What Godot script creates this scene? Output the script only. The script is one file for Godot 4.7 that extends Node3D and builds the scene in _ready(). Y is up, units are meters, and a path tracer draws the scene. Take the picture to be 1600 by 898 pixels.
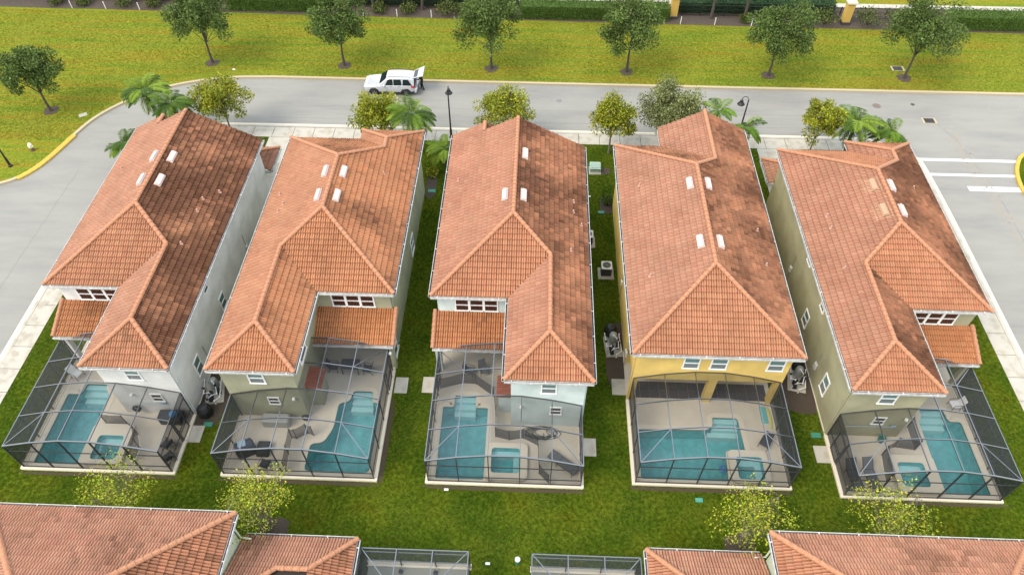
extends Node3D
# A street of five tile-roofed houses with screened pools, seen from a drone.  x right, z towards the viewer, metres.

const HE := 5.64      # eave height of the two-storey roofs
const SL := 0.509     # roof slope
const OV := 0.375     # roof overhang
var M := {}
var rng := RandomNumberGenerator.new()
var patchy := FastNoiseLite.new()
var fine := FastNoiseLite.new()
var unit_box := BoxMesh.new()


class MB:
	var v := PackedVector3Array()
	var n := PackedVector3Array()
	var c := PackedColorArray()
	var col := Color.WHITE
	func tri(a: Vector3, b: Vector3, d: Vector3) -> void:   # counter-clockwise from outside
		var nn := (b - a).cross(d - a).normalized()
		v.append(a); v.append(d); v.append(b)
		for i in 3:
			n.append(nn); c.append(col)
	func quad(a: Vector3, b: Vector3, d: Vector3, e: Vector3) -> void:
		tri(a, b, d); tri(a, d, e)
	func up(a: Vector3, b: Vector3, d: Vector3) -> void:     # a triangle whose normal points up
		if (b - a).cross(d - a).y >= 0.0: tri(a, b, d)
		else: tri(a, d, b)
	func stri(a: Vector3, b: Vector3, d: Vector3, na: Vector3, nb: Vector3, nd: Vector3) -> void:
		if (b - a).cross(d - a).dot(na + nb + nd) >= 0.0:
			v.append(a); v.append(d); v.append(b); n.append(na); n.append(nd); n.append(nb)
		else:
			v.append(a); v.append(b); v.append(d); n.append(na); n.append(nb); n.append(nd)
		for i in 3: c.append(col)
	func box(lo: Vector3, hi: Vector3) -> void:
		var p := [Vector3(lo.x, lo.y, lo.z), Vector3(hi.x, lo.y, lo.z), Vector3(hi.x, lo.y, hi.z), Vector3(lo.x, lo.y, hi.z), Vector3(lo.x, hi.y, lo.z), Vector3(hi.x, hi.y, lo.z), Vector3(hi.x, hi.y, hi.z), Vector3(lo.x, hi.y, hi.z)]
		quad(p[4], p[7], p[6], p[5]); quad(p[0], p[1], p[2], p[3])
		quad(p[3], p[2], p[6], p[7]); quad(p[1], p[0], p[4], p[5])
		quad(p[2], p[1], p[5], p[6]); quad(p[0], p[3], p[7], p[4])
	func cbox(lo: Vector3, hi: Vector3, r: float) -> void:   # a box with chamfered upright and top edges
		var pts := PackedVector2Array([Vector2(lo.x + r, lo.z), Vector2(hi.x - r, lo.z), Vector2(hi.x, lo.z + r), Vector2(hi.x, hi.z - r), Vector2(hi.x - r, hi.z), Vector2(lo.x + r, hi.z), Vector2(lo.x, hi.z - r), Vector2(lo.x, lo.z + r)])
		var mid := Vector2((lo.x + hi.x) / 2, (lo.z + hi.z) / 2)
		var k := Vector2(1.0 - 2.0 * r / maxf(hi.x - lo.x, 0.01), 1.0 - 2.0 * r / maxf(hi.z - lo.z, 0.01))
		for i in 8:
			var a := pts[i]; var b := pts[(i + 1) % 8]
			var ta := mid + (a - mid) * k; var tb := mid + (b - mid) * k
			quad(Vector3(b.x, lo.y, b.y), Vector3(a.x, lo.y, a.y), Vector3(a.x, hi.y - r, a.y), Vector3(b.x, hi.y - r, b.y))
			quad(Vector3(b.x, hi.y - r, b.y), Vector3(a.x, hi.y - r, a.y), Vector3(ta.x, hi.y, ta.y), Vector3(tb.x, hi.y, tb.y))
			up(Vector3(mid.x, hi.y, mid.y), Vector3(ta.x, hi.y, ta.y), Vector3(tb.x, hi.y, tb.y))
	func prism(pts: PackedVector2Array, y0: float, y1: float) -> void:   # upright walls and a lid
		var ccw := Geometry2D.is_polygon_clockwise(pts)
		for i in pts.size():
			var a := pts[i]; var b := pts[(i + 1) % pts.size()]
			if ccw: quad(Vector3(a.x, y0, a.y), Vector3(b.x, y0, b.y), Vector3(b.x, y1, b.y), Vector3(a.x, y1, a.y))
			else: quad(Vector3(b.x, y0, b.y), Vector3(a.x, y0, a.y), Vector3(a.x, y1, a.y), Vector3(b.x, y1, b.y))
		flat(pts, y1)
	func flat(pts: PackedVector2Array, y: float) -> void:
		var t := Geometry2D.triangulate_polygon(pts)
		for i in range(0, t.size(), 3):
			var a := pts[t[i]]; var b := pts[t[i + 1]]; var d := pts[t[i + 2]]
			up(Vector3(a.x, y, a.y), Vector3(b.x, y, b.y), Vector3(d.x, y, d.y))
	func tube(p: Array, r: Array, sides := 8, cap := true) -> void:
		var rings := []
		for i in p.size():
			var d: Vector3 = (p[mini(i + 1, p.size() - 1)] - p[maxi(i - 1, 0)]).normalized()
			var a := d.cross(Vector3.UP if absf(d.y) < 0.9 else Vector3.RIGHT).normalized()
			var b := d.cross(a)
			var ring := []
			for k in sides:
				var an := TAU * k / sides
				ring.append(a * cos(an) + b * sin(an))
			rings.append(ring)
		for i in p.size() - 1:
			for k in sides:
				var k2 := (k + 1) % sides
				var A: Vector3 = p[i] + rings[i][k] * r[i]; var B: Vector3 = p[i] + rings[i][k2] * r[i]
				var C: Vector3 = p[i + 1] + rings[i + 1][k2] * r[i + 1]; var D: Vector3 = p[i + 1] + rings[i + 1][k] * r[i + 1]
				stri(A, B, C, rings[i][k], rings[i][k2], rings[i + 1][k2])
				stri(A, C, D, rings[i][k], rings[i + 1][k2], rings[i + 1][k])
		if cap:
			for e in [0, p.size() - 1]:
				var d: Vector3 = (p[e] - p[1 if e == 0 else e - 1]).normalized()
				for k in sides:
					stri(p[e], p[e] + rings[e][k] * r[e], p[e] + rings[e][(k + 1) % sides] * r[e], d, d, d)
	func lathe(o: Vector3, prof: Array, sides := 12) -> void:    # prof: Vector2(radius, height)
		for i in prof.size() - 1:
			var a: Vector2 = prof[i]; var b: Vector2 = prof[i + 1]
			var t := Vector2(b.y - a.y, a.x - b.x).normalized()
			for k in sides:
				var c0 := TAU * k / sides; var c1 := TAU * (k + 1) / sides
				var d0 := Vector3(cos(c0), 0, sin(c0)); var d1 := Vector3(cos(c1), 0, sin(c1))
				var n0 := d0 * t.x + Vector3.UP * t.y; var n1 := d1 * t.x + Vector3.UP * t.y
				var A := o + d0 * a.x + Vector3.UP * a.y; var B := o + d1 * a.x + Vector3.UP * a.y
				var C := o + d1 * b.x + Vector3.UP * b.y; var D := o + d0 * b.x + Vector3.UP * b.y
				if a.x > 0.0001: stri(A, B, C, n0, n1, n1)
				if b.x > 0.0001: stri(A, C, D, n0, n1, n0)
	func leaf(p: Vector3, d: Vector3, w: Vector3, l: float, h: float) -> void:   # a pointed leaf
		var nn := d.cross(w).normalized()
		if nn.y < 0: nn = -nn
		var a := p; var b := p + d * l * 0.5 + w * h; var e := p + d * l; var f := p + d * l * 0.5 - w * h
		if (b - a).cross(e - a).dot(nn) >= 0.0:
			v.append(a); v.append(e); v.append(b); v.append(a); v.append(f); v.append(e)
		else:
			v.append(a); v.append(b); v.append(e); v.append(a); v.append(e); v.append(f)
		for i in 6:
			n.append(nn); c.append(col)
	func mesh() -> ArrayMesh:
		var m := ArrayMesh.new()
		var a := []
		a.resize(Mesh.ARRAY_MAX)
		a[Mesh.ARRAY_VERTEX] = v; a[Mesh.ARRAY_NORMAL] = n; a[Mesh.ARRAY_COLOR] = c
		if v.size(): m.add_surface_from_arrays(Mesh.PRIMITIVE_TRIANGLES, a)
		return m


# ---------------------------------------------------------------- helpers
func tag(o: Node, label: String, category: String, group := "") -> Node:
	o.set_meta("label", label); o.set_meta("category", category)
	if group: o.set_meta("group", group)
	return o

func thing(called: String, label: String, category: String, at := Vector3.ZERO, group := "") -> Node3D:
	var o := Node3D.new()
	o.name = called; o.position = at
	add_child(o, true)
	tag(o, label, category, group)
	return o

func obj(called: String, mesh: Mesh, m: Material, parent: Node = self) -> MeshInstance3D:
	var o := MeshInstance3D.new()
	o.name = called; o.mesh = mesh; o.material_override = m
	parent.add_child(o, true)
	return o

func ground(called: String, mb: MB, m: Material, parent: Node = self) -> MeshInstance3D:
	var o := obj(called, mb.mesh(), m, parent)
	if parent == self: o.set_meta("kind", "structure")
	return o

func stuff(o: Node) -> Node:
	o.set_meta("kind", "stuff"); return o

func bar(called: String, a: Vector3, b: Vector3, w: float, h: float, m: Material, parent: Node) -> MeshInstance3D:
	var o := obj(called, unit_box, m, parent)
	var d := (b - a).normalized()
	var side := d.cross(Vector3.UP)
	side = Vector3.RIGHT if side.length() < 0.01 else side.normalized()
	o.transform = Transform3D(Basis(side * w, side.cross(d) * h, -d * a.distance_to(b)), (a + b) / 2.0)
	return o

func copy(o: Node3D, at: Vector3, turn := 0.0, label := "", size := Vector3.ONE) -> Node3D:
	var c: Node3D = o.duplicate()
	add_child(c, true)
	c.position = at; c.rotation.y = turn; c.scale = size
	if label: c.set_meta("label", label)
	return c

func lin(r: float, g: float, b: float, a := 1.0) -> Color:
	var k := Color(r, g, b).linear_to_srgb()
	k.a = a
	return k

func mat(k: Color, rough := 0.8, metal := 0.0) -> StandardMaterial3D:
	var m := StandardMaterial3D.new()
	m.albedo_color = k; m.roughness = rough; m.metallic = metal
	return m

func vmat(rough := 0.8) -> StandardMaterial3D:
	var m := mat(Color.WHITE, rough)
	m.vertex_color_use_as_albedo = true
	return m

func noise(freq: float, seed_: int, ramp: Array, size := 512, octaves := 4, gain := 0.5) -> NoiseTexture2D:
	var f := FastNoiseLite.new()
	f.seed = seed_; f.frequency = freq; f.fractal_octaves = octaves; f.fractal_gain = gain
	var t := NoiseTexture2D.new()
	t.width = size; t.height = size; t.seamless = true; t.noise = f; t.normalize = true
	if ramp.size():
		var g := Gradient.new()
		var offs := PackedFloat32Array(); var cols := PackedColorArray()
		for r in ramp:
			offs.append(r[0]); cols.append(r[1])
		g.offsets = offs; g.colors = cols
		t.color_ramp = g
	return t

func grey(a: float, b: float) -> Array:
	return [[0.0, Color(a, a, a)], [1.0, Color(b, b, b)]]

func textured(m: StandardMaterial3D, t: Texture2D, metres: float, coarse: Texture2D = null, coarse_metres := 30.0, stretch := Vector3.ONE) -> StandardMaterial3D:
	m.albedo_texture = t
	m.uv1_triplanar = true; m.uv1_world_triplanar = true
	m.uv1_scale = Vector3.ONE / metres
	if coarse:
		m.detail_enabled = true; m.detail_albedo = coarse; m.detail_blend_mode = BaseMaterial3D.BLEND_MODE_MUL
		m.detail_uv_layer = BaseMaterial3D.DETAIL_UV_2
		m.uv2_triplanar = true; m.uv2_world_triplanar = true
		m.uv2_scale = stretch / coarse_metres
	return m

func dull(m: StandardMaterial3D) -> StandardMaterial3D:
	m.metallic_specular = 0.12
	return m

func relief(m: StandardMaterial3D, t: Texture2D, cm: float) -> StandardMaterial3D:
	m.heightmap_enabled = true; m.heightmap_texture = t; m.heightmap_scale = cm
	return m

func rect(x0: float, z0: float, x1: float, z1: float) -> PackedVector2Array:
	return PackedVector2Array([Vector2(x0, z0), Vector2(x1, z0), Vector2(x1, z1), Vector2(x0, z1)])

func moved(p: PackedVector2Array, by: Vector2, flip := 1.0) -> PackedVector2Array:
	var q := PackedVector2Array()
	for a in p: q.append(Vector2(a.x * flip, a.y) + by)
	return q

func rounded(p: PackedVector2Array, r: float, steps := 4) -> PackedVector2Array:
	var q := PackedVector2Array()
	for i in p.size():
		var a := p[i - 1] if i > 0 else p[p.size() - 1]
		var b := p[i]; var c := p[(i + 1) % p.size()]
		var k := minf(r, minf(a.distance_to(b), b.distance_to(c)) * 0.45)
		var s := b + (a - b).normalized() * k; var e := b + (c - b).normalized() * k
		for j in steps + 1:
			var t := float(j) / steps
			q.append(s.lerp(b, t).lerp(b.lerp(e, t), t))
	return q

func holed(mb: MB, outer: PackedVector2Array, holes: Array, y: float) -> void:    # a flat sheet with openings
	var cuts := [-500.0]
	for h in holes:
		var s := 0.0
		for p in h: s += p.x
		cuts.append(s / h.size())
	cuts.append(500.0)
	cuts.sort()
	for i in cuts.size() - 1:
		if cuts[i + 1] - cuts[i] < 0.001: continue
		var parts: Array = Array(Geometry2D.intersect_polygons(outer, rect(cuts[i], -500, cuts[i + 1], 500)), TYPE_NIL, "", null)
		for h in holes:
			var next := []
			for p in parts: next.append_array(Geometry2D.clip_polygons(p, h))
			parts = next
		for p in parts: mb.flat(p, y)

func strip(mb: MB, line: PackedVector2Array, w0: float, w1: float, y0: float, y1: float) -> void:   # a swept kerb between two offsets of a line
	for i in line.size() - 1:
		var a := line[i]; var b := line[i + 1]
		var na := side_of(line, i); var nb := side_of(line, i + 1)
		var p := [a + na * w0, b + nb * w0, b + nb * w1, a + na * w1]
		mb.up(v3(p[0], y1), v3(p[1], y1), v3(p[2], y1)); mb.up(v3(p[0], y1), v3(p[2], y1), v3(p[3], y1))
		mb.quad(v3(p[0], y0), v3(p[1], y0), v3(p[1], y1), v3(p[0], y1))
		mb.quad(v3(p[2], y0), v3(p[3], y0), v3(p[3], y1), v3(p[2], y1))

func side_of(line: PackedVector2Array, i: int) -> Vector2:
	var d := (line[mini(i + 1, line.size() - 1)] - line[maxi(i - 1, 0)]).normalized()
	return Vector2(-d.y, d.x)

func v3(p: Vector2, y: float) -> Vector3:
	return Vector3(p.x, y, p.y)

func smooth_line(p: Array, per := 6) -> PackedVector2Array:
	var c := Curve2D.new()
	for i in p.size():
		var t: Vector2 = (p[mini(i + 1, p.size() - 1)] - p[maxi(i - 1, 0)]) / 6.0
		c.add_point(p[i], -t, t)
	var q := PackedVector2Array()
	for i in p.size() - 1:
		for j in per: q.append(c.sample(i, float(j) / per))
	q.append(p[p.size() - 1])
	return q


func _ready() -> void:
	rng.seed = 20
	patchy.seed = 5; patchy.frequency = 0.16; patchy.fractal_octaves = 4
	fine.seed = 9; fine.frequency = 0.9
	camera_and_light()
	materials()
	ground_and_roads()
	all_houses()
	enclosures()
	yard_things()
	street_things()
	planting()


func camera_and_light() -> void:
	var cam := Camera3D.new()
	cam.name = "camera"
	cam.fov = 43.13; cam.near = 0.1; cam.far = 600.0
	add_child(cam)
	cam.position = Vector3(0, 40, 0)
	cam.rotation = Vector3(-0.8642, 0.0362, 0.0011)
	var sky := ProceduralSkyMaterial.new()
	sky.sky_top_color = Color(0.84, 0.88, 0.93)
	sky.sky_horizon_color = Color(0.97, 0.97, 0.96)
	sky.sky_curve = 0.25
	sky.ground_horizon_color = Color(0.62, 0.63, 0.60)
	sky.ground_bottom_color = Color(0.40, 0.42, 0.36)
	sky.sky_energy_multiplier = 1.0
	var e := Environment.new()
	e.background_mode = Environment.BG_SKY
	e.sky = Sky.new(); e.sky.sky_material = sky
	e.tonemap_mode = Environment.TONE_MAPPER_LINEAR
	e.tonemap_exposure = 2.5
	e.sdfgi_enabled = true; e.ssao_enabled = true; e.ssil_enabled = true
	var w := WorldEnvironment.new()
	w.environment = e; w.name = "air"
	add_child(w)
	var sun := DirectionalLight3D.new()
	sun.name = "veiled_sun"
	sun.light_color = Color(1.0, 0.95, 0.87)
	sun.light_energy = 0.42; sun.light_angular_distance = 26.0; sun.shadow_enabled = true
	sun.sky_mode = DirectionalLight3D.SKY_MODE_LIGHT_ONLY
	add_child(sun)
	sun.look_at_from_position(Vector3(-0.50, 0.76, 0.36) * 50.0, Vector3.ZERO)


func materials() -> void:
	var blotch := noise(0.012, 3, grey(0.72, 1.0), 512, 5)
	var grain := noise(0.09, 4, grey(0.80, 1.0), 512, 3)
	var bump := noise(0.12, 6, [], 512, 3)
	M.yard = dull(textured(mat(Color(1, 1, 1), 1.0), noise(0.028, 11, [[0.0, lin(0.018, 0.031, 0.003)], [0.35, lin(0.046, 0.071, 0.005)], [0.55, lin(0.073, 0.101, 0.009)], [1.0, lin(0.165, 0.18, 0.028)]], 1024, 5, 0.72), 9.0,
		noise(0.016, 12, [[0.0, Color(0.66, 0.78, 0.7)], [0.5, Color(0.92, 0.95, 0.85)], [0.75, Color(1.0, 0.98, 0.85)], [1.0, Color(1, 0.86, 0.72)]], 512, 5), 33.0))
	M.verge = dull(textured(mat(Color(1, 1, 1), 1.0), noise(0.03, 13, [[0.0, lin(0.075, 0.092, 0.009)], [0.35, lin(0.155, 0.168, 0.017)], [0.6, lin(0.215, 0.21, 0.026)], [1.0, lin(0.285, 0.27, 0.06)]], 1024, 5, 0.72), 11.0,
		noise(0.02, 14, [[0.0, Color(0.70, 0.88, 0.8)], [0.45, Color(0.92, 0.97, 0.9)], [0.7, Color(1, 0.95, 0.9)], [1.0, Color(1, 0.82, 0.9)]], 512, 5, 0.6), 42.0, Vector3(0.22, 1, 3.6)))
	M.asphalt = relief(textured(mat(lin(0.34, 0.327, 0.297), 0.9), grain, 1.3, noise(0.010, 15, [[0.0, Color(0.88, 0.88, 0.88)], [0.3, Color(0.93, 0.93, 0.93)], [0.6, Color(0.97, 0.97, 0.96)], [1.0, Color(1, 1, 1)]], 512, 6, 0.65), 34.0, Vector3(0.5, 1, 2.4)), bump, 0.4)
	M.concrete = relief(textured(mat(lin(0.55, 0.515, 0.44), 0.85), grain, 2.1, noise(0.02, 16, [[0.0, Color(0.86, 0.84, 0.80)], [0.5, Color(0.98, 0.97, 0.96)], [1.0, Color(1, 1, 1)]], 512, 4), 11.0), bump, 0.3)
	M.kerb = textured(mat(lin(0.52, 0.43, 0.27), 0.85), grain, 1.7)
	M.deck = relief(textured(mat(lin(0.78, 0.69, 0.55), 0.8), grain, 1.1, noise(0.012, 33, grey(0.90, 1.0), 256, 5), 9.0), bump, 0.2)
	M.low_deck = textured(mat(lin(0.30, 0.31, 0.255), 0.8), grain, 1.1)
	M.coping = textured(mat(lin(0.76, 0.675, 0.53), 0.8), grain, 0.9)
	M.white_paint = textured(mat(lin(0.70, 0.70, 0.68), 0.7), grain, 1.0)
	M.yellow_paint = textured(mat(lin(0.70, 0.46, 0.06), 0.7), noise(0.05, 17, grey(0.70, 1.0), 256, 4), 2.0)
	M.mulch = relief(textured(mat(lin(0.20, 0.145, 0.11), 1.0), noise(0.16, 18, grey(0.35, 1.0), 256, 4), 1.3), bump, 3.0)
	M.dirt = textured(mat(lin(0.12, 0.085, 0.05), 1.0), noise(0.10, 19, grey(0.5, 1.0), 256, 4), 1.6)
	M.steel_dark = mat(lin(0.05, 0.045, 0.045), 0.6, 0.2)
	M.tile = dull(textured(vmat(0.8), noise(0.12, 20, grey(0.86, 1.0), 512, 4), 1.7))
	M.ridge = textured(mat(lin(0.56, 0.255, 0.135), 0.85), blotch, 0.9)
	M.underlay = mat(lin(0.03, 0.02, 0.016), 1.0)
	M.trim = textured(mat(lin(0.74, 0.73, 0.70), 0.5), blotch, 2.5)
	M.trough = mat(lin(0.06, 0.06, 0.07), 0.8)
	M.vent = mat(lin(0.56, 0.44, 0.40), 0.75)
	M.pipe_pink = mat(lin(0.46, 0.27, 0.22), 0.8)
	M.vent_tan = mat(lin(0.40, 0.24, 0.15), 0.7)
	for k in [["white", 0.88, 0.87, 0.83], ["sage", 0.41, 0.405, 0.27], ["mint", 0.70, 0.80, 0.76], ["yellow", 0.86, 0.60, 0.17], ["olive", 0.44, 0.42, 0.265], ["pale", 0.62, 0.68, 0.50]]:
		M["wall_" + k[0]] = relief(textured(mat(lin(k[1], k[2], k[3]), 0.9), noise(0.3, 21, grey(0.92, 1.0), 256, 2), 0.8, noise(0.012, 22, grey(0.86, 1.0), 256, 4), 7.0), bump, 0.3)
	M.frame = mat(lin(0.82, 0.82, 0.80), 0.4)
	M.pane_up = mat(lin(0.13, 0.21, 0.20), 0.08)
	M.pane_low = mat(lin(0.16, 0.18, 0.18), 0.08)
	M.pane_dark = mat(lin(0.035, 0.016, 0.013), 0.06)
	M.pane_black = mat(lin(0.012, 0.013, 0.014), 0.06)
	M.metal = mat(lin(0.22, 0.225, 0.235), 0.3, 0.92)
	M.post = mat(lin(0.055, 0.057, 0.062), 0.35, 0.3)  # same metal as the beams; dimness of upright faces put into its colour
	var sc := mat(Color(0.16, 0.165, 0.175, 0.30), 0.6)
	sc.transparency = BaseMaterial3D.TRANSPARENCY_ALPHA
	M.screen = sc
	var ss := mat(Color(0.10, 0.11, 0.13, 0.70), 0.6)
	ss.transparency = BaseMaterial3D.TRANSPARENCY_ALPHA
	M.side_screen = ss
	var fs := mat(Color(0.12, 0.13, 0.145, 0.40), 0.6)
	fs.transparency = BaseMaterial3D.TRANSPARENCY_ALPHA
	M.front_screen = fs
	M.plaster = textured(mat(lin(0.11, 0.50, 0.52), 0.7), noise(0.02, 23, grey(0.82, 1.0), 256, 4), 3.0)
	M.plaster_deep = textured(mat(lin(0.03, 0.235, 0.25), 0.7), noise(0.02, 23, grey(0.82, 1.0), 256, 4), 3.0)
	M.plaster_light = mat(lin(0.36, 0.64, 0.64), 0.7)
	M.tile_band = mat(lin(0.045, 0.13, 0.13), 0.3)
	var wa := mat(Color(0.30, 0.62, 0.62, 0.10), 0.03)
	wa.transparency = BaseMaterial3D.TRANSPARENCY_ALPHA
	wa.normal_enabled = true
	var wn := NoiseTexture2D.new()
	wn.width = 256; wn.height = 256; wn.seamless = true; wn.as_normal_map = true; wn.bump_strength = 2.0
	var wf := FastNoiseLite.new(); wf.frequency = 0.02; wf.seed = 31
	wn.noise = wf
	wa.normal_texture = wn; wa.normal_scale = 0.25
	wa.uv1_triplanar = true; wa.uv1_world_triplanar = true; wa.uv1_scale = Vector3.ONE / 2.5
	M.water = wa
	M.black = mat(lin(0.012, 0.012, 0.013), 0.5)
	M.charcoal = mat(lin(0.035, 0.036, 0.042), 0.7)
	M.mesh_grey = mat(lin(0.10, 0.10, 0.105), 0.8)
	M.pvc = mat(lin(0.75, 0.75, 0.73), 0.4)
	M.grey_metal = mat(lin(0.34, 0.35, 0.33), 0.5, 0.3)
	M.ac_top = mat(lin(0.58, 0.58, 0.54), 0.5)
	M.green_plastic = mat(lin(0.04, 0.20, 0.13), 0.5)
	M.blue_plastic = mat(lin(0.05, 0.20, 0.42), 0.4)
	M.transformer = mat(lin(0.28, 0.38, 0.31), 0.5)
	M.bark = textured(mat(lin(0.13, 0.105, 0.08), 0.95), noise(0.12, 24, grey(0.5, 1.0), 256, 4), 0.7)
	M.pale_bark = textured(mat(lin(0.30, 0.24, 0.17), 0.95), noise(0.12, 24, grey(0.6, 1.0), 256, 4), 0.7)
	M.gold = textured(mat(lin(0.62, 0.40, 0.09), 0.85), grain, 1.4)
	var lf := vmat(0.55)
	lf.backlight_enabled = true; lf.backlight = Color(0.6, 0.6, 0.6)
	lf.metallic_specular = 0.3
	M.leaf = lf
	var gr := vmat(0.8)
	gr.backlight_enabled = true; gr.backlight = Color(0.4, 0.4, 0.4)
	gr.metallic_specular = 0.1
	M.blade = gr


# ---------------------------------------------------------------- the setting
const CX := [-25.3, -13.28, -1.13, 11.03, 23.06]
const FRONT := [-18.75, -18.75, -18.75, -19.12, -18.8]     # front edge of each pool deck

func pool_shape(i: int) -> PackedVector2Array:
	match i:
		0: return moved(rounded(PackedVector2Array([Vector2(-4.1, -24.05), Vector2(-3.25, -24.05), Vector2(-3.2, -24.85), Vector2(-1.8, -24.85), Vector2(-1.75, -24.5), Vector2(-1.25, -23.9), Vector2(-1.25, -19.15), Vector2(-4.1, -19.15)]), 0.16), Vector2(CX[0], 0))
		1: return rounded(PackedVector2Array([Vector2(-11.15, -24.95), Vector2(-9.75, -24.95), Vector2(-9.75, -24.1), Vector2(-9.15, -24.1), Vector2(-9.15, -19.25), Vector2(-13.1, -19.25), Vector2(-13.1, -21.1), Vector2(-12.3, -21.2), Vector2(-11.9, -22.2), Vector2(-11.9, -24.0), Vector2(-11.2, -24.15)]), 0.32)
		2: return moved(rounded(PackedVector2Array([Vector2(-4.12, -24.0), Vector2(-3.42, -24.0), Vector2(-3.42, -24.85), Vector2(-2.02, -24.85), Vector2(-2.02, -24.0), Vector2(-1.22, -24.0), Vector2(-1.22, -19.08), Vector2(-4.12, -19.08)]), 0.14), Vector2(CX[2], 0))
		3: return rounded(PackedVector2Array([Vector2(6.95, -22.85), Vector2(11.25, -22.95), Vector2(11.65, -23.25), Vector2(11.65, -23.85), Vector2(13.3, -23.85), Vector2(13.42, -21.5), Vector2(12.2, -21.5), Vector2(12.1, -19.5), Vector2(6.9, -19.5)]), 0.2)
	return moved(rounded(PackedVector2Array([Vector2(-4.15, -24.1), Vector2(-3.4, -24.1), Vector2(-3.3, -24.95), Vector2(-1.75, -24.95), Vector2(-1.75, -24.4), Vector2(-1.45, -24.0), Vector2(-1.45, -19.2), Vector2(-4.15, -19.2)]), 0.2), Vector2(CX[4], 0), -1.0)

func spa_rect(i: int) -> Array:    # outer and inner opening of the raised spa
	match i:
		0: return [rect(-26.6, -21.85, -24.05, -19.1), rect(-26.0, -21.05, -24.45, -19.45)]
		2: return [rect(-2.3, -21.45, 0.2, -19.05), rect(-1.97, -21.1, -0.26, -19.48)]
		3: return [rect(12.23, -21.5, 14.55, -19.4), rect(12.65, -21.05, 14.2, -19.6)]
		4: return [rect(21.85, -21.55, 24.45, -19.1), rect(22.2, -21.05, 23.75, -19.5)]
	return []

func deck_rect(i: int) -> PackedVector2Array:
	return rect(CX[i] - 4.62, -28.7, CX[i] + 4.62, FRONT[i])

func near_kerb() -> PackedVector2Array:
	return smooth_line([Vector2(33.0, 40), Vector2(33.0, -20), Vector2(33.0, -46.5), Vector2(32.2, -50.2), Vector2(29.8, -52.0), Vector2(26.0, -52.35), Vector2(0, -52.35), Vector2(-27.5, -52.35), Vector2(-31.5, -51.7), Vector2(-34.2, -49.3), Vector2(-35.0, -45.5), Vector2(-35.0, -20), Vector2(-35.0, 40)], 6)

func far_kerb() -> PackedVector2Array:
	return smooth_line([Vector2(120, -59.6), Vector2(60, -59.6), Vector2(0, -59.65), Vector2(-22, -59.75), Vector2(-26, -59.72), Vector2(-29.9, -59.4), Vector2(-33.8, -58.2), Vector2(-36.4, -56.6), Vector2(-38.3, -54.7), Vector2(-39.6, -52.7), Vector2(-40.4, -50.3), Vector2(-41.2, -47.3), Vector2(-42.0, -45.4), Vector2(-43.3, -44.0), Vector2(-45.5, -43.4), Vector2(-52, -43.3), Vector2(-90, -43.3)], 8)

func mulch_line(x: float) -> float:
	return -71.2 + x * 0.0125

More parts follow.
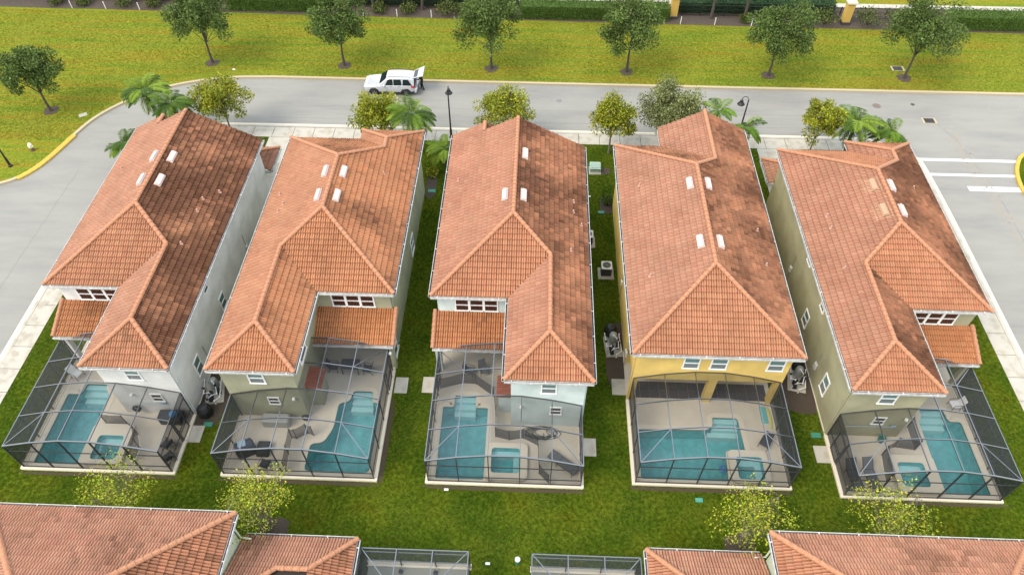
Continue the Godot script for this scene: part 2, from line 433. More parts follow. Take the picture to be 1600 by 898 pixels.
func ground_and_roads() -> void:
	var mb := MB.new()
	for r in [rect(-400, -400, 400, -43), rect(-400, -43, -33, 300), rect(32, -43, 400, 300), rect(-33, 45, 32, 300)]:
		mb.flat(r, -0.16)
	ground("ground", mb, M.dirt)
	# the lawn round the houses, open where the pool decks are
	mb = MB.new()
	var holes := []
	for i in 5: holes.append(deck_rect(i))
	holed(mb, rect(-33.5, -50.8, 31.5, 45), holes, 0.0)
	ground("lawn", mb, M.yard)
	# roads: one sheet each
	var near := near_kerb(); var far := far_kerb()
	mb = MB.new()
	var tarmac := far.duplicate()
	tarmac.append_array(PackedVector2Array([Vector2(-90, 45), Vector2(-33.6, 45), Vector2(-33.6, -51.9), Vector2(31.6, -51.9), Vector2(31.6, 45), Vector2(120, 45)]))
	mb.flat(tarmac, -0.12)
	ground("road", mb, M.asphalt)
	# kerbs with their gutters
	mb = MB.new()
	strip(mb, far, 0.0, 0.28, -0.13, 0.03)
	ground("kerb", mb, M.kerb)
	mb = MB.new()
	strip(mb, near, -0.22, 0.0, -0.13, 0.03)
	ground("kerb", mb, M.concrete)
	mb = MB.new()
	strip(mb, near, 0.0, 0.4, -0.125, -0.112)
	ground("gutter_pan", mb, M.coping)
	# yellow paint over the bend of the far kerb
	mb = MB.new()
	var bend := PackedVector2Array()
	for p in far:
		if p.y > -50.6 and p.y < -44.3 and p.x > -43: bend.append(p)
	strip(mb, bend, -0.17, 0.285, -0.11, 0.034)
	ground("painted_kerb", mb, M.yellow_paint)
	# the verge across the street and the mulch bed behind it
	mb = MB.new()
	var field := PackedVector2Array()
	for i in far.size(): field.append(far[i] + side_of(far, i) * 0.27)
	field.append_array(PackedVector2Array([Vector2(-92, mulch_line(-92)), Vector2(120, mulch_line(120))]))
	mb.flat(field, 0.0)
	ground("verge", mb, M.verge)
	mb = MB.new()
	for i in 60:
		var x0 := -90.0 + i * 3.5; var x1 := x0 + 3.5
		var w0 := 0.12 * fine.get_noise_1d(x0 * 4.0); var w1 := 0.12 * fine.get_noise_1d(x1 * 4.0)
		var a := Vector3(x0, 0.012, mulch_line(x0) + 0.08 + w0); var b := Vector3(x1, 0.012, mulch_line(x1) + 0.08 + w1)
		mb.up(a, b, Vector3(x1, 0.012, -75.1)); mb.up(a, Vector3(x1, 0.012, -75.1), Vector3(x0, 0.012, -75.1))
	ground("mulch_bed", mb, M.mulch)
	mb = MB.new()
	mb.flat(rect(-120, -140, 130, -75.95), 0.0)
	ground("far_lawn", mb, M.verge)
	# pavements of single slabs
	var walk := Node3D.new()
	walk.name = "sidewalk"; add_child(walk, true); walk.set_meta("kind", "structure")
	var z := -45.6
	while z < -9.0:
		slab(walk, -34.78, z, -33.42, z + 1.76); slab(walk, 31.5, z, 32.78, z + 1.76)
		z += 1.8
	var x := -30.2
	while x < 28.0:
		slab(walk, x, -52.1, x + 1.76, -50.7); x += 1.8
	var back := Node3D.new()
	back.name = "sidewalk"; add_child(back, true); back.set_meta("kind", "structure")
	x = -20.0
	while x < 58.0:
		slab(back, x, -75.92, x + 1.76, -75.14); x += 1.8
	mb = MB.new()
	mb.flat(PackedVector2Array([Vector2(-47, -43.1), Vector2(-44.2, -42.9), Vector2(-43.4, -41.6), Vector2(-43.7, -39.4), Vector2(-47, -39.0)]), -0.10)
	ground("sidewalk_ramp", mb, M.coping)
	# drives
	for d in [[-23.2, -50.66, -20.9, -43.6], [-16.8, -50.66, -12.6, -44.0], [-5.6, -50.66, -1.4, -44.0], [12.2, -50.66, 16.0, -45.0], [19.35, -50.66, 23.2, -42.6]]:
		var dr := Node3D.new()
		dr.name = "driveway"; add_child(dr, true); dr.set_meta("kind", "structure")
		var k := 4
		for j in k:
			slab(dr, d[0], lerpf(d[1], d[3], float(j) / k), d[2], lerpf(d[1], d[3], float(j + 1) / k) - 0.03)
	# painted road markings
	for r in [[32.3, -50.1, 41.5, -49.75], [32.4, -48.15, 41.2, -47.83], [35.86, -46.6, 40.4, -46.0], [-45.5, -41.1, -42.55, -40.85]]:
		mb = MB.new()
		mb.flat(rect(r[0], r[1], r[2], r[3]), -0.114)
		ground("road_marking", mb, M.white_paint)
	# the traffic island at the right edge
	var isle := rounded(PackedVector2Array([Vector2(42.0, -51.0), Vector2(40.55, -48.5), Vector2(40.1, -46.0), Vector2(40.9, -43.4), Vector2(46, -38), Vector2(52, -38), Vector2(52, -52)]), 1.8, 6)
	mb = MB.new()
	mb.flat(isle, 0.0)
	ground("traffic_island", mb, M.yard)
	mb = MB.new()
	isle.append(isle[0])
	strip(mb, isle, -0.14, 0.16, -0.13, 0.04)
	ground("painted_kerb", mb, M.yellow_paint)
	# mud trails by the junction, wet patches along the left pavement
	blots("mud_trail", [Vector2(37.3, -53.5), Vector2(37.2, -50.5), Vector2(37.4, -47.0), Vector2(37.7, -43.0), Vector2(37.6, -38.0), Vector2(37.4, -34.0)], 260, 0.35, 0.16, -0.1165, mat(lin(0.265, 0.24, 0.20), 0.95))
	blots("mud_trail", [Vector2(36.6, -54.0), Vector2(38.6, -56.2), Vector2(42.0, -57.6), Vector2(46.0, -58.0)], 70, 0.3, 0.12, -0.1165, mat(lin(0.275, 0.255, 0.225), 0.95))
	for i in 9:
		var z1 := -33.0 + i * 1.45
		blots("damp_stain", [Vector2(-34.6, z1), Vector2(-34.45, z1 + 0.1), Vector2(-34.3, z1 + 0.2)], 7, 0.08, 0.16, 0.036, mat(lin(0.34, 0.30, 0.24), 0.8))
	# dark joints and tar seams of the asphalt
	mb = MB.new()
	var seam := smooth_line([Vector2(36.3, -55.0), Vector2(37.2, -52.2), Vector2(37.6, -49.5), Vector2(38.0, -46.0), Vector2(37.9, -40.0), Vector2(37.5, -34.0)], 6)
	strip(mb, seam, -0.025, 0.025, -0.119, -0.115)
	for s in [[-20.0, -55.6, 34.0, -55.75], [-24.0, -53.7, 31.0, -53.9]]:
		var line := PackedVector2Array()
		for i in 40: line.append(Vector2(lerpf(s[0], s[2], i / 39.0), lerpf(s[1], s[3], i / 39.0) + 0.05 * fine.get_noise_1d(i * 3.0 + s[0])))
		strip(mb, line, -0.02, 0.02, -0.119, -0.115)
	for s in [[-38.2, -46, -38.6, -18]]:
		var line := PackedVector2Array()
		for i in 40: line.append(Vector2(lerpf(s[0], s[2], i / 39.0) + 0.08 * fine.get_noise_1d(i * 3.0 + s[0]), lerpf(s[1], s[3], i / 39.0)))
		strip(mb, line, -0.02, 0.02, -0.119, -0.115)
	ground("road_seam", mb, mat(lin(0.20, 0.19, 0.175), 0.9))

func blots(called: String, line: Array, n: int, spread: float, size: float, y: float, m: Material) -> void:    # dried mud and tyre dirt, in ragged bits
	var path := smooth_line(line, 20)
	var mb := MB.new()
	for i in n:
		var c: Vector2 = path[rng.randi() % path.size()] + Vector2(rng.randfn(0, spread), rng.randfn(0, spread))
		var r := size * rng.randf_range(0.3, 1.3)
		var ring := PackedVector2Array()
		for k in 9: ring.append(c + Vector2(cos(TAU * k / 9), sin(TAU * k / 9) * rng.randf_range(0.9, 1.5)) * r * rng.randf_range(0.6, 1.2))
		for k in 9: mb.up(v3(c, y + 0.0004 * (i % 9)), v3(ring[k], y + 0.0004 * (i % 9)), v3(ring[(k + 1) % 9], y + 0.0004 * (i % 9)))
	ground(called, mb, m)

func slab(parent: Node, x0: float, z0: float, x1: float, z1: float) -> void:
	var o := obj("slab", unit_box, M.concrete, parent)
	o.transform = Transform3D(Basis.from_scale(Vector3(x1 - x0, 0.16, z1 - z0)), Vector3((x0 + x1) / 2, -0.05 + rng.randf_range(-0.004, 0.004), (z0 + z1) / 2))


# ---------------------------------------------------------------- roofs
const ROLL := 0.30      # one tile: two rolls, a shallow pan between them and a deep joint at its side
const COURSE := 0.33    # in plan
const CUTS := [0.0, 0.012, 0.03, 0.075, 0.12, 0.138, 0.15, 0.162, 0.18, 0.225, 0.27, 0.288, 0.30]

func barrel(u: float) -> float:
	var h := (0.092 if u < ROLL / 2 else 0.064) * pow(absf(sin(PI * u / 0.15)), 0.7)
	var edge := minf(u, ROLL - u)
	var middle := absf(u - ROLL / 2)
	if edge < 0.03: return h - 0.06 * (1.0 - edge / 0.03)
	return h - 0.02 * (1.0 - middle / 0.03) if middle < 0.03 else h

# one slope: o outward direction in plan, e distance of the eave along it, pieces convex in plan (x, z)
func slope(mb: MB, o: Vector2, e: float, he: float, s: float, pieces: Array, look: Callable) -> void:
	var ua := Vector2(-o.y, o.x)
	var segs := CUTS.size() - 1
	var hs := []; var gs := []
	for i in segs + 1:
		var u: float = CUTS[i]
		hs.append(barrel(u))
		gs.append((barrel(clampf(u + 0.004, 0, ROLL)) - barrel(clampf(u - 0.004, 0, ROLL))) / 0.008)
	for piece in pieces:
		var poly := PackedVector2Array()
		var wmin := 1e9; var wmax := -1e9
		for p in piece:
			var q := Vector2(p.dot(ua), e - p.dot(o))
			poly.append(q)
			wmin = minf(wmin, q.y); wmax = maxf(wmax, q.y)
		var j := int(floor(wmin / COURSE + 0.001))
		while j * COURSE < wmax - 0.001:
			var w0 := maxf(j * COURSE, wmin); var w1 := minf((j + 1) * COURSE, wmax)
			w1 = minf(w1 + 0.06, wmax)
			var A := span(poly, w0 + 0.0005); var B := span(poly, w1 - 0.0005)
			var inner := Vector2(maxf(A.x, B.x), minf(A.y, B.y)); var outer := Vector2(minf(A.x, B.x), maxf(A.y, B.y))
			for p in poly:
				if p.y > w0 and p.y < w1: outer = Vector2(minf(outer.x, p.x), maxf(outer.y, p.x))
			var shift := 0.0
			var r0 := int(floor((outer.x - shift) / ROLL)); var r1 := int(ceil((outer.y - shift) / ROLL))
			for r in range(r0, r1):
				var uc := (r + 0.5) * ROLL + shift
				var tile := r
				mb.col = look.call(ua * uc - o * ((w0 + w1) / 2 - e), (w0 + w1) / 2, hash(Vector2i(tile, j)) % 1000 / 1000.0, hash(Vector2i(r + 77, j * 3)) % 1000 / 1000.0)
				for i in segs:
					var u0: float = r * ROLL + shift + CUTS[i]; var u1: float = r * ROLL + shift + CUTS[i + 1]
					if u1 <= outer.x or u0 >= outer.y: continue
					if u0 >= inner.x and u1 <= inner.y:
						var P := [Vector2(u0, w0), Vector2(u1, w0), Vector2(u1, w1), Vector2(u0, w1)]
						emit(mb, P, [0, 1, 1, 0], i, hs, gs, ua, o, e, he, s, j, segs)
					else:
						for cut in Geometry2D.intersect_polygons(PackedVector2Array([Vector2(u0, w0), Vector2(u1, w0), Vector2(u1, w1), Vector2(u0, w1)]), poly):
							var f := []
							for p in cut: f.append((p.x - u0) / (u1 - u0))
							emit(mb, Array(cut), f, i, hs, gs, ua, o, e, he, s, j, segs)
					# the butt of this course above the one below
					var a := maxf(u0, A.x); var b := minf(u1, A.y)
					if b > a + 0.001:
						var ha: float = lerpf(hs[i], hs[i + 1], (a - u0) / (u1 - u0)); var hb: float = lerpf(hs[i], hs[i + 1], (b - u0) / (u1 - u0))
						var pa := ua * a + o * (e - w0); var pb := ua * b + o * (e - w0)
						var y := he + s * w0
						var thick := 0.02 if j > 0 else 0.11
						var nn := Vector3(o.x, 0, o.y)
						var k0 := Vector3(pa.x, y + ha + LIFT - thick, pa.y); var k1 := Vector3(pb.x, y + hb + LIFT - thick, pb.y)
						mb.stri(k0, k1, Vector3(pb.x, y + hb + LIFT, pb.y), nn, nn, nn)
						mb.stri(k0, Vector3(pb.x, y + hb + LIFT, pb.y), Vector3(pa.x, y + ha + LIFT, pa.y), nn, nn, nn)
			j += 1

const LIFT := 0.072

func emit(mb: MB, P: Array, f: Array, i: int, hs: Array, gs: Array, ua: Vector2, o: Vector2, e: float, he: float, s: float, j: int, _segs: int) -> void:
	var vs := []; var ns := []
	for k in P.size():
		var p: Vector2 = P[k]
		var h: float = lerpf(hs[i], hs[i + 1], f[k]); var g: float = lerpf(gs[i], gs[i + 1], f[k])
		g = clampf(g, -2.5, 2.5)
		var w := p.y - j * COURSE
		var q := ua * p.x + o * (e - p.y)
		vs.append(Vector3(q.x, he + s * p.y + h + LIFT * (1.0 - w / COURSE), q.y))
		var d := s - LIFT / COURSE
		ns.append((Vector3.UP - Vector3(ua.x, 0, ua.y) * g + Vector3(o.x, 0, o.y) * d).normalized())
	for k in range(1, P.size() - 1):
		mb.stri(vs[0], vs[k], vs[k + 1], ns[0], ns[k], ns[k + 1])

func span(poly: PackedVector2Array, w: float) -> Vector2:
	var lo := 1e9; var hi := -1e9
	for i in poly.size():
		var a := poly[i]; var b := poly[(i + 1) % poly.size()]
		if (a.y - w) * (b.y - w) <= 0.0 and absf(a.y - b.y) > 1e-6:
			var u := lerpf(a.x, b.x, (w - a.y) / (b.y - a.y))
			lo = minf(lo, u); hi = maxf(hi, u)
	return Vector2(lo, hi)

func clean_tile(at: Vector2, _w: float, t: float, r: float, tone: Vector3, off: float) -> Color:
	var k := 0.90 + 0.11 * t + 0.06 * r + 0.16 * patchy.get_noise_2d(at.x * 2.2 + off, at.y * 2.2)
	var b := 1.0 + 0.10 * (r - 0.5)
	return Color(tone.x * k, tone.y * k * b, tone.z * k * b)

# algae on the slopes that face away from the midday sun; zinc from the ridge vents keeps streaks below them clean
func stained_tile(at: Vector2, w: float, t: float, r: float, tone: Vector3, off: float, amount: float, vents: Array) -> Color:
	var c := clean_tile(at, w, t, r, tone, off)
	var d := amount + 0.95 * patchy.get_noise_2d(at.x * 1.1 + off, at.y * 1.1 + 40.0) + 0.55 * fine.get_noise_2d(at.x * 2.0, at.y * 2.0 + off) + 0.3 * (r - 0.5)
	for z in vents:
		var across := absf(at.y - z)
		if across < 0.62 and w < 4.6 and w > 2.2: d -= clampf(1.2 - across * 1.2, 0.0, 1.0) * clampf((w - 2.2) / 1.2, 0.0, 1.0)
	d = clampf(d, 0.0, 1.0)
	return c.lerp(Color(0.095, 0.045, 0.027).lerp(Color(0.155, 0.075, 0.046), r), d * 0.95)

func cap_line(parent: Node, a: Vector3, b: Vector3) -> void:
	var n := maxi(1, int(round(a.distance_to(b) / 0.36)))
	var d := (b - a).normalized()
	var side := d.cross(Vector3.UP).normalized()
	var up := side.cross(d)
	for i in n:
		var o := obj("ridge_tile", cap_meshes[(i * 7 + int(a.x * 3)) % 3 if i else 0], M.ridge, parent)
		o.transform = Transform3D(Basis(side, up, -d), a.lerp(b, float(i) / n) + up * 0.03)

var cap_meshes := []

func make_caps() -> void:
	for k in 3:
		var mb := MB.new()
		var r0 := 0.148 + 0.005 * k; var r1 := 0.122
		var L := 0.42
		for i in 6:
			var a0 := PI * i / 6.0; var a1 := PI * (i + 1) / 6.0
			var d0 := Vector3(cos(a0), sin(a0) * 0.8, 0); var d1 := Vector3(cos(a1), sin(a1) * 0.8, 0)
			var z0 := 0.02; var z1 := -L
			mb.stri(d0 * r0 + Vector3(0, 0.02, z0), d1 * r0 + Vector3(0, 0.02, z0), d1 * r1 + Vector3(0, 0, z1), d0, d1, d1)
			mb.stri(d0 * r0 + Vector3(0, 0.02, z0), d1 * r1 + Vector3(0, 0, z1), d0 * r1 + Vector3(0, 0, z1), d0, d1, d0)
			mb.stri(d0 * r0 + Vector3(0, 0.02, z0), d1 * r0 + Vector3(0, 0.02, z0), Vector3(0, -0.05, z0), Vector3.BACK, Vector3.BACK, Vector3.BACK)
		cap_meshes.append(mb.mesh())

func gutter(parent: Node, a: Vector3, b: Vector3, out: Vector3) -> void:    # a to b along the eave
	var g := MB.new(); var bed := MB.new()
	var d := (b - a).normalized()
	for q in [[0.0, 0.02, -0.16, 0.0], [0.12, 0.145, -0.13, 0.03], [0.0, 0.13, -0.16, -0.13]]:
		slat(g, a, b, out, q[0], q[1], q[2], q[3])
	var L := a.distance_to(b)
	var t := 0.4
	while t < L:
		slat(g, a + d * t, a + d * (t + 0.05), out, 0.0, 0.13, 0.0, 0.025)
		t += 1.9
	slat(bed, a + d * 0.02, b - d * 0.02, out, 0.022, 0.118, -0.128, -0.09)
	var o := obj("gutter", g.mesh(), M.trim, parent)
	obj("gutter_bed", bed.mesh(), M.trough, o)  # plain dark bed along the bottom of the channel

func slat(mb: MB, a: Vector3, b: Vector3, out: Vector3, x0: float, x1: float, y0: float, y1: float) -> void:
	var U := Vector3.UP
	var p := [a + out * x0 + U * y0, b + out * x0 + U * y0, b + out * x1 + U * y0, a + out * x1 + U * y0, a + out * x0 + U * y1, b + out * x0 + U * y1, b + out * x1 + U * y1, a + out * x1 + U * y1]
	if (b - a).cross(out).y > 0: p = [p[1], p[0], p[3], p[2], p[5], p[4], p[7], p[6]]
	mb.quad(p[4], p[7], p[6], p[5]); mb.quad(p[0], p[1], p[2], p[3])
	mb.quad(p[3], p[2], p[6], p[7]); mb.quad(p[1], p[0], p[4], p[5])
	mb.quad(p[2], p[1], p[5], p[6]); mb.quad(p[0], p[3], p[7], p[4])


# ---------------------------------------------------------------- houses
func pts(a: Array) -> PackedVector2Array:
	var q := PackedVector2Array()
	for i in range(0, a.size(), 2): q.append(Vector2(a[i], a[i + 1]))
	return q

func on_plan(p: Vector2, o: Vector2, e: float, he: float, s: float) -> Vector3:
	return Vector3(p.x, he + s * (e - p.dot(o)), p.y)

func house(h: Dictionary) -> Node3D:
	var sd: float = h.sd
	var k := 4.93
	var zf: float = h.zf; var ze: float = h.get("ze", 0.0); var zf2: float = h.zf2; var w2: float = h.w2
	var ww := 5.06
	var wing: bool = h.has("ze"); var gable: bool = h.gable; var wgable: bool = h.wgable
	var root := thing("house", h.label, "house", Vector3(h.cx, 0, h.zm), "houses in the row of five")
	var wm: Material = M["wall_" + h.wall]
	var j := -ww / 2.0
	var f := Vector2(0, zf) if gable else Vector2(0, zf + k)
	var tl: Vector3 = h.tone; var tr: Vector3 = h.tone * Vector3(1.05, 0.96, 0.82)
	var off: float = h.cx * 3.0
	# faces: outward, eave distance, pieces
	var faces := []
	var x1 := sd * k; var xr := sd * (k - ww / 2.0); var xi := sd * (k - ww)
	var y1 := -sd * k; var yr := -sd * (k - w2 / 2.0); var yi := -sd * (k - w2)
	var wh := 0.0 if wgable else w2 / 2.0
	if wing:
		faces.append([Vector2(sd, 0), k, [pts([x1, zf, x1, j, xr, j, 0, -k, f.x, f.y]), pts([x1, j, x1, ze, xr, ze + j, xr, j])]])
		faces.append([Vector2(0, 1), 0.0, [pts([y1, 0, xi, 0, xr, j, 0, -k])]])
		faces.append([Vector2(-sd, 0), -(k - ww), [pts([xi, 0, xi, ze, xr, ze + j, xr, j])]])
		faces.append([Vector2(0, 1), ze, [pts([xi, ze, x1, ze, xr, ze + j])]])
	else:
		faces.append([Vector2(sd, 0), k, [pts([x1, zf, x1, 0, 0, -k, f.x, f.y])]])
		faces.append([Vector2(0, 1), 0.0, [pts([-k, 0, k, 0, 0, -k])]])
	var zj := zf if gable else zf + w2 / 2.0
	if gable: faces.append([Vector2(-sd, 0), k, [pts([y1, 0, 0, -k, 0, zf, y1, zf]), pts([y1, zf, yr, zf, yr, zf2 + wh, y1, zf2])]])
	else:
		faces.append([Vector2(-sd, 0), k, [pts([y1, 0, 0, -k, f.x, f.y, yr, zj, y1, zj]), pts([y1, zj, yr, zj, yr, zf2 + wh, y1, zf2])]])
		faces.append([Vector2(0, -1), -zf, [pts([x1, zf, yi, zf, yr, zj, f.x, f.y])]])
	faces.append([Vector2(sd, 0), -(k - w2), [pts([yi, zf, yr, zj, yr, zf2 + wh, yi, zf2])]])
	if not wgable: faces.append([Vector2(0, -1), -zf2, [pts([y1, zf2, yi, zf2, yr, zf2 + wh])]])
	# the roof boards, then the tiles on them
	var mb := MB.new()
	for fc in faces:
		for pc in fc[2]:
			for i in range(1, pc.size() - 1):
				mb.up(on_plan(pc[0], fc[0], fc[1], HE - 0.03, SL), on_plan(pc[i], fc[0], fc[1], HE - 0.03, SL), on_plan(pc[i + 1], fc[0], fc[1], HE - 0.03, SL))
	var roof := obj("roof", mb.mesh(), M.underlay, root)
	for fc in faces:
		mb = MB.new()
		var o: Vector2 = fc[0]
		var look := clean_tile.bind(tl if o.x < -0.5 else tr, off)
		if o.x > 0.5: look = stained_tile.bind(tr, off, h.stain, h.vent_z)
		elif o.y < -0.5: look = stained_tile.bind(tr, off, 0.1, [])
		elif o.y > 0.5: look = stained_tile.bind(tr, off, -0.42, [])
		slope(mb, o, fc[1], HE, SL, fc[2], look)
		stuff(obj("roof_tiles", mb.mesh(), M.tile, roof))
	# hips and ridges
	var P := func(x: float, z: float, rise: float) -> Vector3: return Vector3(x, HE + SL * rise + 0.06, z)
	var lines := [[P.call(y1, 0, 0), P.call(0, -k, k)]]
	if wing:
		lines.append([P.call(x1, ze, 0), P.call(xr, ze + j, ww / 2)]); lines.append([P.call(xi, ze, 0), P.call(xr, ze + j, ww / 2)])
		lines.append([P.call(xr, ze + j, ww / 2), P.call(xr, j, ww / 2)]); lines.append([P.call(xr, j, ww / 2), P.call(0, -k, k)])
	else: lines.append([P.call(x1, 0, 0), P.call(0, -k, k)])
	lines.append([P.call(0, -k, k), P.call(0, f.y, k)])
	if not gable:
		lines.append([P.call(x1, zf, 0), P.call(0, f.y, k)]); lines.append([P.call(yr, zj, w2 / 2), P.call(0, f.y, k)])
	lines.append([P.call(yr, zf2 + wh, w2 / 2), P.call(yr, zj, w2 / 2)])
	if not wgable:
		lines.append([P.call(y1, zf2, 0), P.call(yr, zf2 + wh, w2 / 2)]); lines.append([P.call(yi, zf2, 0), P.call(yr, zf2 + wh, w2 / 2)])
	for l in lines: cap_line(roof, l[0], l[1])
	# walls
	var a := k - OV
	var top := HE - 0.17
	mb = MB.new()
	var low := 0.0
	if not wing:      # the storey over the open lanai stands on columns
		low = -3.2
		mb.box(Vector3(-a, 2.55, low), Vector3(a, top, -OV))
		mb.box(Vector3(-a, -0.1, zf + OV), Vector3(a, top, low))
		for cx in [[-a, -a + 0.36], [0.15, 0.66], [a - 0.36, a]]: mb.box(Vector3(cx[0], 0, -OV - 0.4), Vector3(cx[1], 2.55, -OV))
	else:
		mb.box(Vector3(-a, -0.1, zf + OV), Vector3(a, top, -OV))
		mb.box(Vector3(minf(xi + sd * OV, x1 - sd * OV), -0.1, -OV), Vector3(maxf(xi + sd * OV, x1 - sd * OV), top, ze - OV))
	mb.box(Vector3(minf(y1 + sd * OV, yi - sd * OV), -0.1, zf2 + OV), Vector3(maxf(y1 + sd * OV, yi - sd * OV), top, zf + OV))
	if gable: gable_end(mb, -a, a, 0.0, k, zf + 0.14)
	if wgable: gable_end(mb, minf(y1, yi) + OV, maxf(y1, yi) - OV, yr, w2 / 2, zf2 + 0.14)
	obj("wall", mb.mesh(), wm, root)
	mb = MB.new()
	mb.flat(rect(-k, zf, k, 0), HE - 0.165)
	if wing: mb.flat(rect(minf(xi, x1), 0, maxf(xi, x1), ze), HE - 0.165)
	mb.flat(rect(minf(y1, yi), zf2, maxf(y1, yi), zf), HE - 0.165)
	obj("soffit", mb.mesh(), M.trim, root)
	# gutters
	gutter(root, Vector3(x1, HE, zf), Vector3(x1, HE, ze), Vector3(sd, 0, 0))
	gutter(root, Vector3(y1, HE, zf2), Vector3(y1, HE, 0), Vector3(-sd, 0, 0))
	if wing:
		gutter(root, Vector3(y1, HE, 0), Vector3(xi - sd * 0.15, HE, 0), Vector3(0, 0, 1))
		gutter(root, Vector3(xi, HE, 0.0), Vector3(xi, HE, ze), Vector3(-sd, 0, 0))
		gutter(root, Vector3(xi, HE, ze), Vector3(x1, HE, ze), Vector3(0, 0, 1))
	else: gutter(root, Vector3(-k, HE, 0), Vector3(k, HE, 0), Vector3(0, 0, 1))
	# vents near the ridge and pipes lower down
	for z in h.vent_z:
		for s in [-1.0, 1.0]:
			if h.has("mended") and s < 0: roof_vent(roof, s * 0.58, z - h.zm, s, M.vent_tan)
			elif not (h.get("no_vent", Vector2.ZERO) as Vector2).is_equal_approx(Vector2(s, z)): roof_vent(roof, s * 0.62, z - h.zm, s, M.vent)
	for p in h.pipes:
		mb = MB.new()
		var y: float = HE + SL * (k - absf(p.x))
		mb.tube([Vector3(p.x, y, p.y - h.zm), Vector3(p.x, y + 0.26, p.y - h.zm)], [0.06, 0.055], 8)
		mb.lathe(Vector3(p.x, y + 0.03, p.y - h.zm), [Vector2(0.13, 0), Vector2(0.075, 0.09), Vector2(0.0, 0.1)], 8)
		obj("vent_pipe", mb.mesh(), M.pipe_pink, roof)
	# downspouts at two corners
	for d in ([[x1, ze], [y1, 0.0]] if wing else [[-k, 0.0], [k, 0.0]]):
		mb = MB.new()
		var s := signf(d[0])
		mb.tube([Vector3(d[0] + s * 0.06, HE - 0.14, d[1] - 0.45), Vector3(d[0] - s * (OV - 0.05), HE - 0.5, d[1] - 0.5), Vector3(d[0] - s * (OV - 0.05), 0.15, d[1] - 0.5)], [0.04, 0.04, 0.04], 6)
		obj("downspout", mb.mesh(), wm, root)
	# windows
	for w in h.windows: window(root, w[0], w[1], w[2], w[3], w[4])
	if wing:
		lean_to(root, sd, xi, wm, tr, off)
		triple(root, Vector3(-sd * 2.15 + h.get("triple", 0.0), 4.46, -OV))
	else:
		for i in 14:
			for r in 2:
				var pv := obj("shade_dark_paver", unit_box, M.steel_dark, root)  # dark tone painted in for the deep shade on the lanai floor
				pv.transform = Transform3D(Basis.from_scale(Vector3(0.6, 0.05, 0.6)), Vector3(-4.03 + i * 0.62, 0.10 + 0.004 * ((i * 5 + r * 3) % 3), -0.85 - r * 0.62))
		for x in [-3.1, -1.4, 1.6, 3.2]: window(root, Vector3(x, 1.25, low), 1.5, 2.3, Vector3.BACK, "glass")
	return root

func gable_end(mb: MB, x0: float, x1: float, xm: float, half: float, z: float) -> void:
	var y := HE - 0.17
	mb.quad(Vector3(x0, y - 0.02, z), Vector3(x1, y - 0.02, z), Vector3(xm, HE - 0.1 + SL * half, z), Vector3(xm, HE - 0.1 + SL * half, z))
	mb.quad(Vector3(x1, y - 0.02, z + 0.1), Vector3(x0, y - 0.02, z + 0.1), Vector3(xm, HE - 0.1 + SL * half, z + 0.1), Vector3(xm, HE - 0.1 + SL * half, z + 0.1))

func roof_vent(roof: Node, x: float, z: float, s: float, m: Material) -> void:
	var mb := MB.new()
	mb.cbox(Vector3(-0.16, 0.0, -0.5), Vector3(0.16, 0.13, 0.5), 0.04)
	mb.box(Vector3(-0.21, -0.07, -0.53), Vector3(0.21, 0.01, 0.53))
	var o := obj("roof_vent", mb.mesh(), m, roof)
	o.position = Vector3(x, HE + SL * (4.93 - absf(x)) + 0.15, z)
	o.rotation.z = -s * atan(SL)

func window(root: Node, at: Vector3, w: float, h: float, out: Vector3, kind: String) -> void:
	var mb := MB.new()
	var t := 0.075
	mb.box(Vector3(-w / 2, h / 2 - t, -0.05), Vector3(w / 2, h / 2, 0.06))
	mb.box(Vector3(-w / 2 - 0.03, -h / 2, -0.05), Vector3(w / 2 + 0.03, -h / 2 + t, 0.08))
	mb.box(Vector3(-w / 2, -h / 2 + t, -0.05), Vector3(-w / 2 + t, h / 2 - t, 0.06))
	mb.box(Vector3(w / 2 - t, -h / 2 + t, -0.05), Vector3(w / 2, h / 2 - t, 0.06))
	var mid := -0.02 * h
	if kind == "glass": mb.box(Vector3(-0.03, -h / 2 + t, -0.04), Vector3(0.03, h / 2 - t, 0.05))
	else: mb.box(Vector3(-w / 2 + t, mid - 0.03, -0.05), Vector3(w / 2 - t, mid + 0.03, 0.05))
	var o := obj("window", mb.mesh(), M.frame, root)
	o.position = at
	o.rotation.y = atan2(out.x, out.z)
	for s in [1, -1]:
		var p := MB.new()
		if kind == "glass":
			p.box(Vector3(minf(0.03 * s, s * (w / 2 - t)), -h / 2 + t, -0.02), Vector3(maxf(0.03 * s, s * (w / 2 - t)), h / 2 - t, 0.012))
			obj("pane", p.mesh(), M.pane_black, o)
		else:
			var lo := mid + 0.03 if s > 0 else -h / 2 + t
			var hi := h / 2 - t if s > 0 else mid - 0.03
			p.box(Vector3(-w / 2 + t, lo, -0.02), Vector3(w / 2 - t, hi, 0.012 if s > 0 else 0.024))
			obj("pane", p.mesh(), M.pane_dark if kind == "dark" else M.pane_black if kind == "black" else M.pane_up if s > 0 else M.pane_low, o)

func triple(root: Node, at: Vector3) -> void:
	for i in 3: window(root, at + Vector3((i - 1) * 0.91, 0, 0), 0.91, 1.22, Vector3.BACK, "dark")

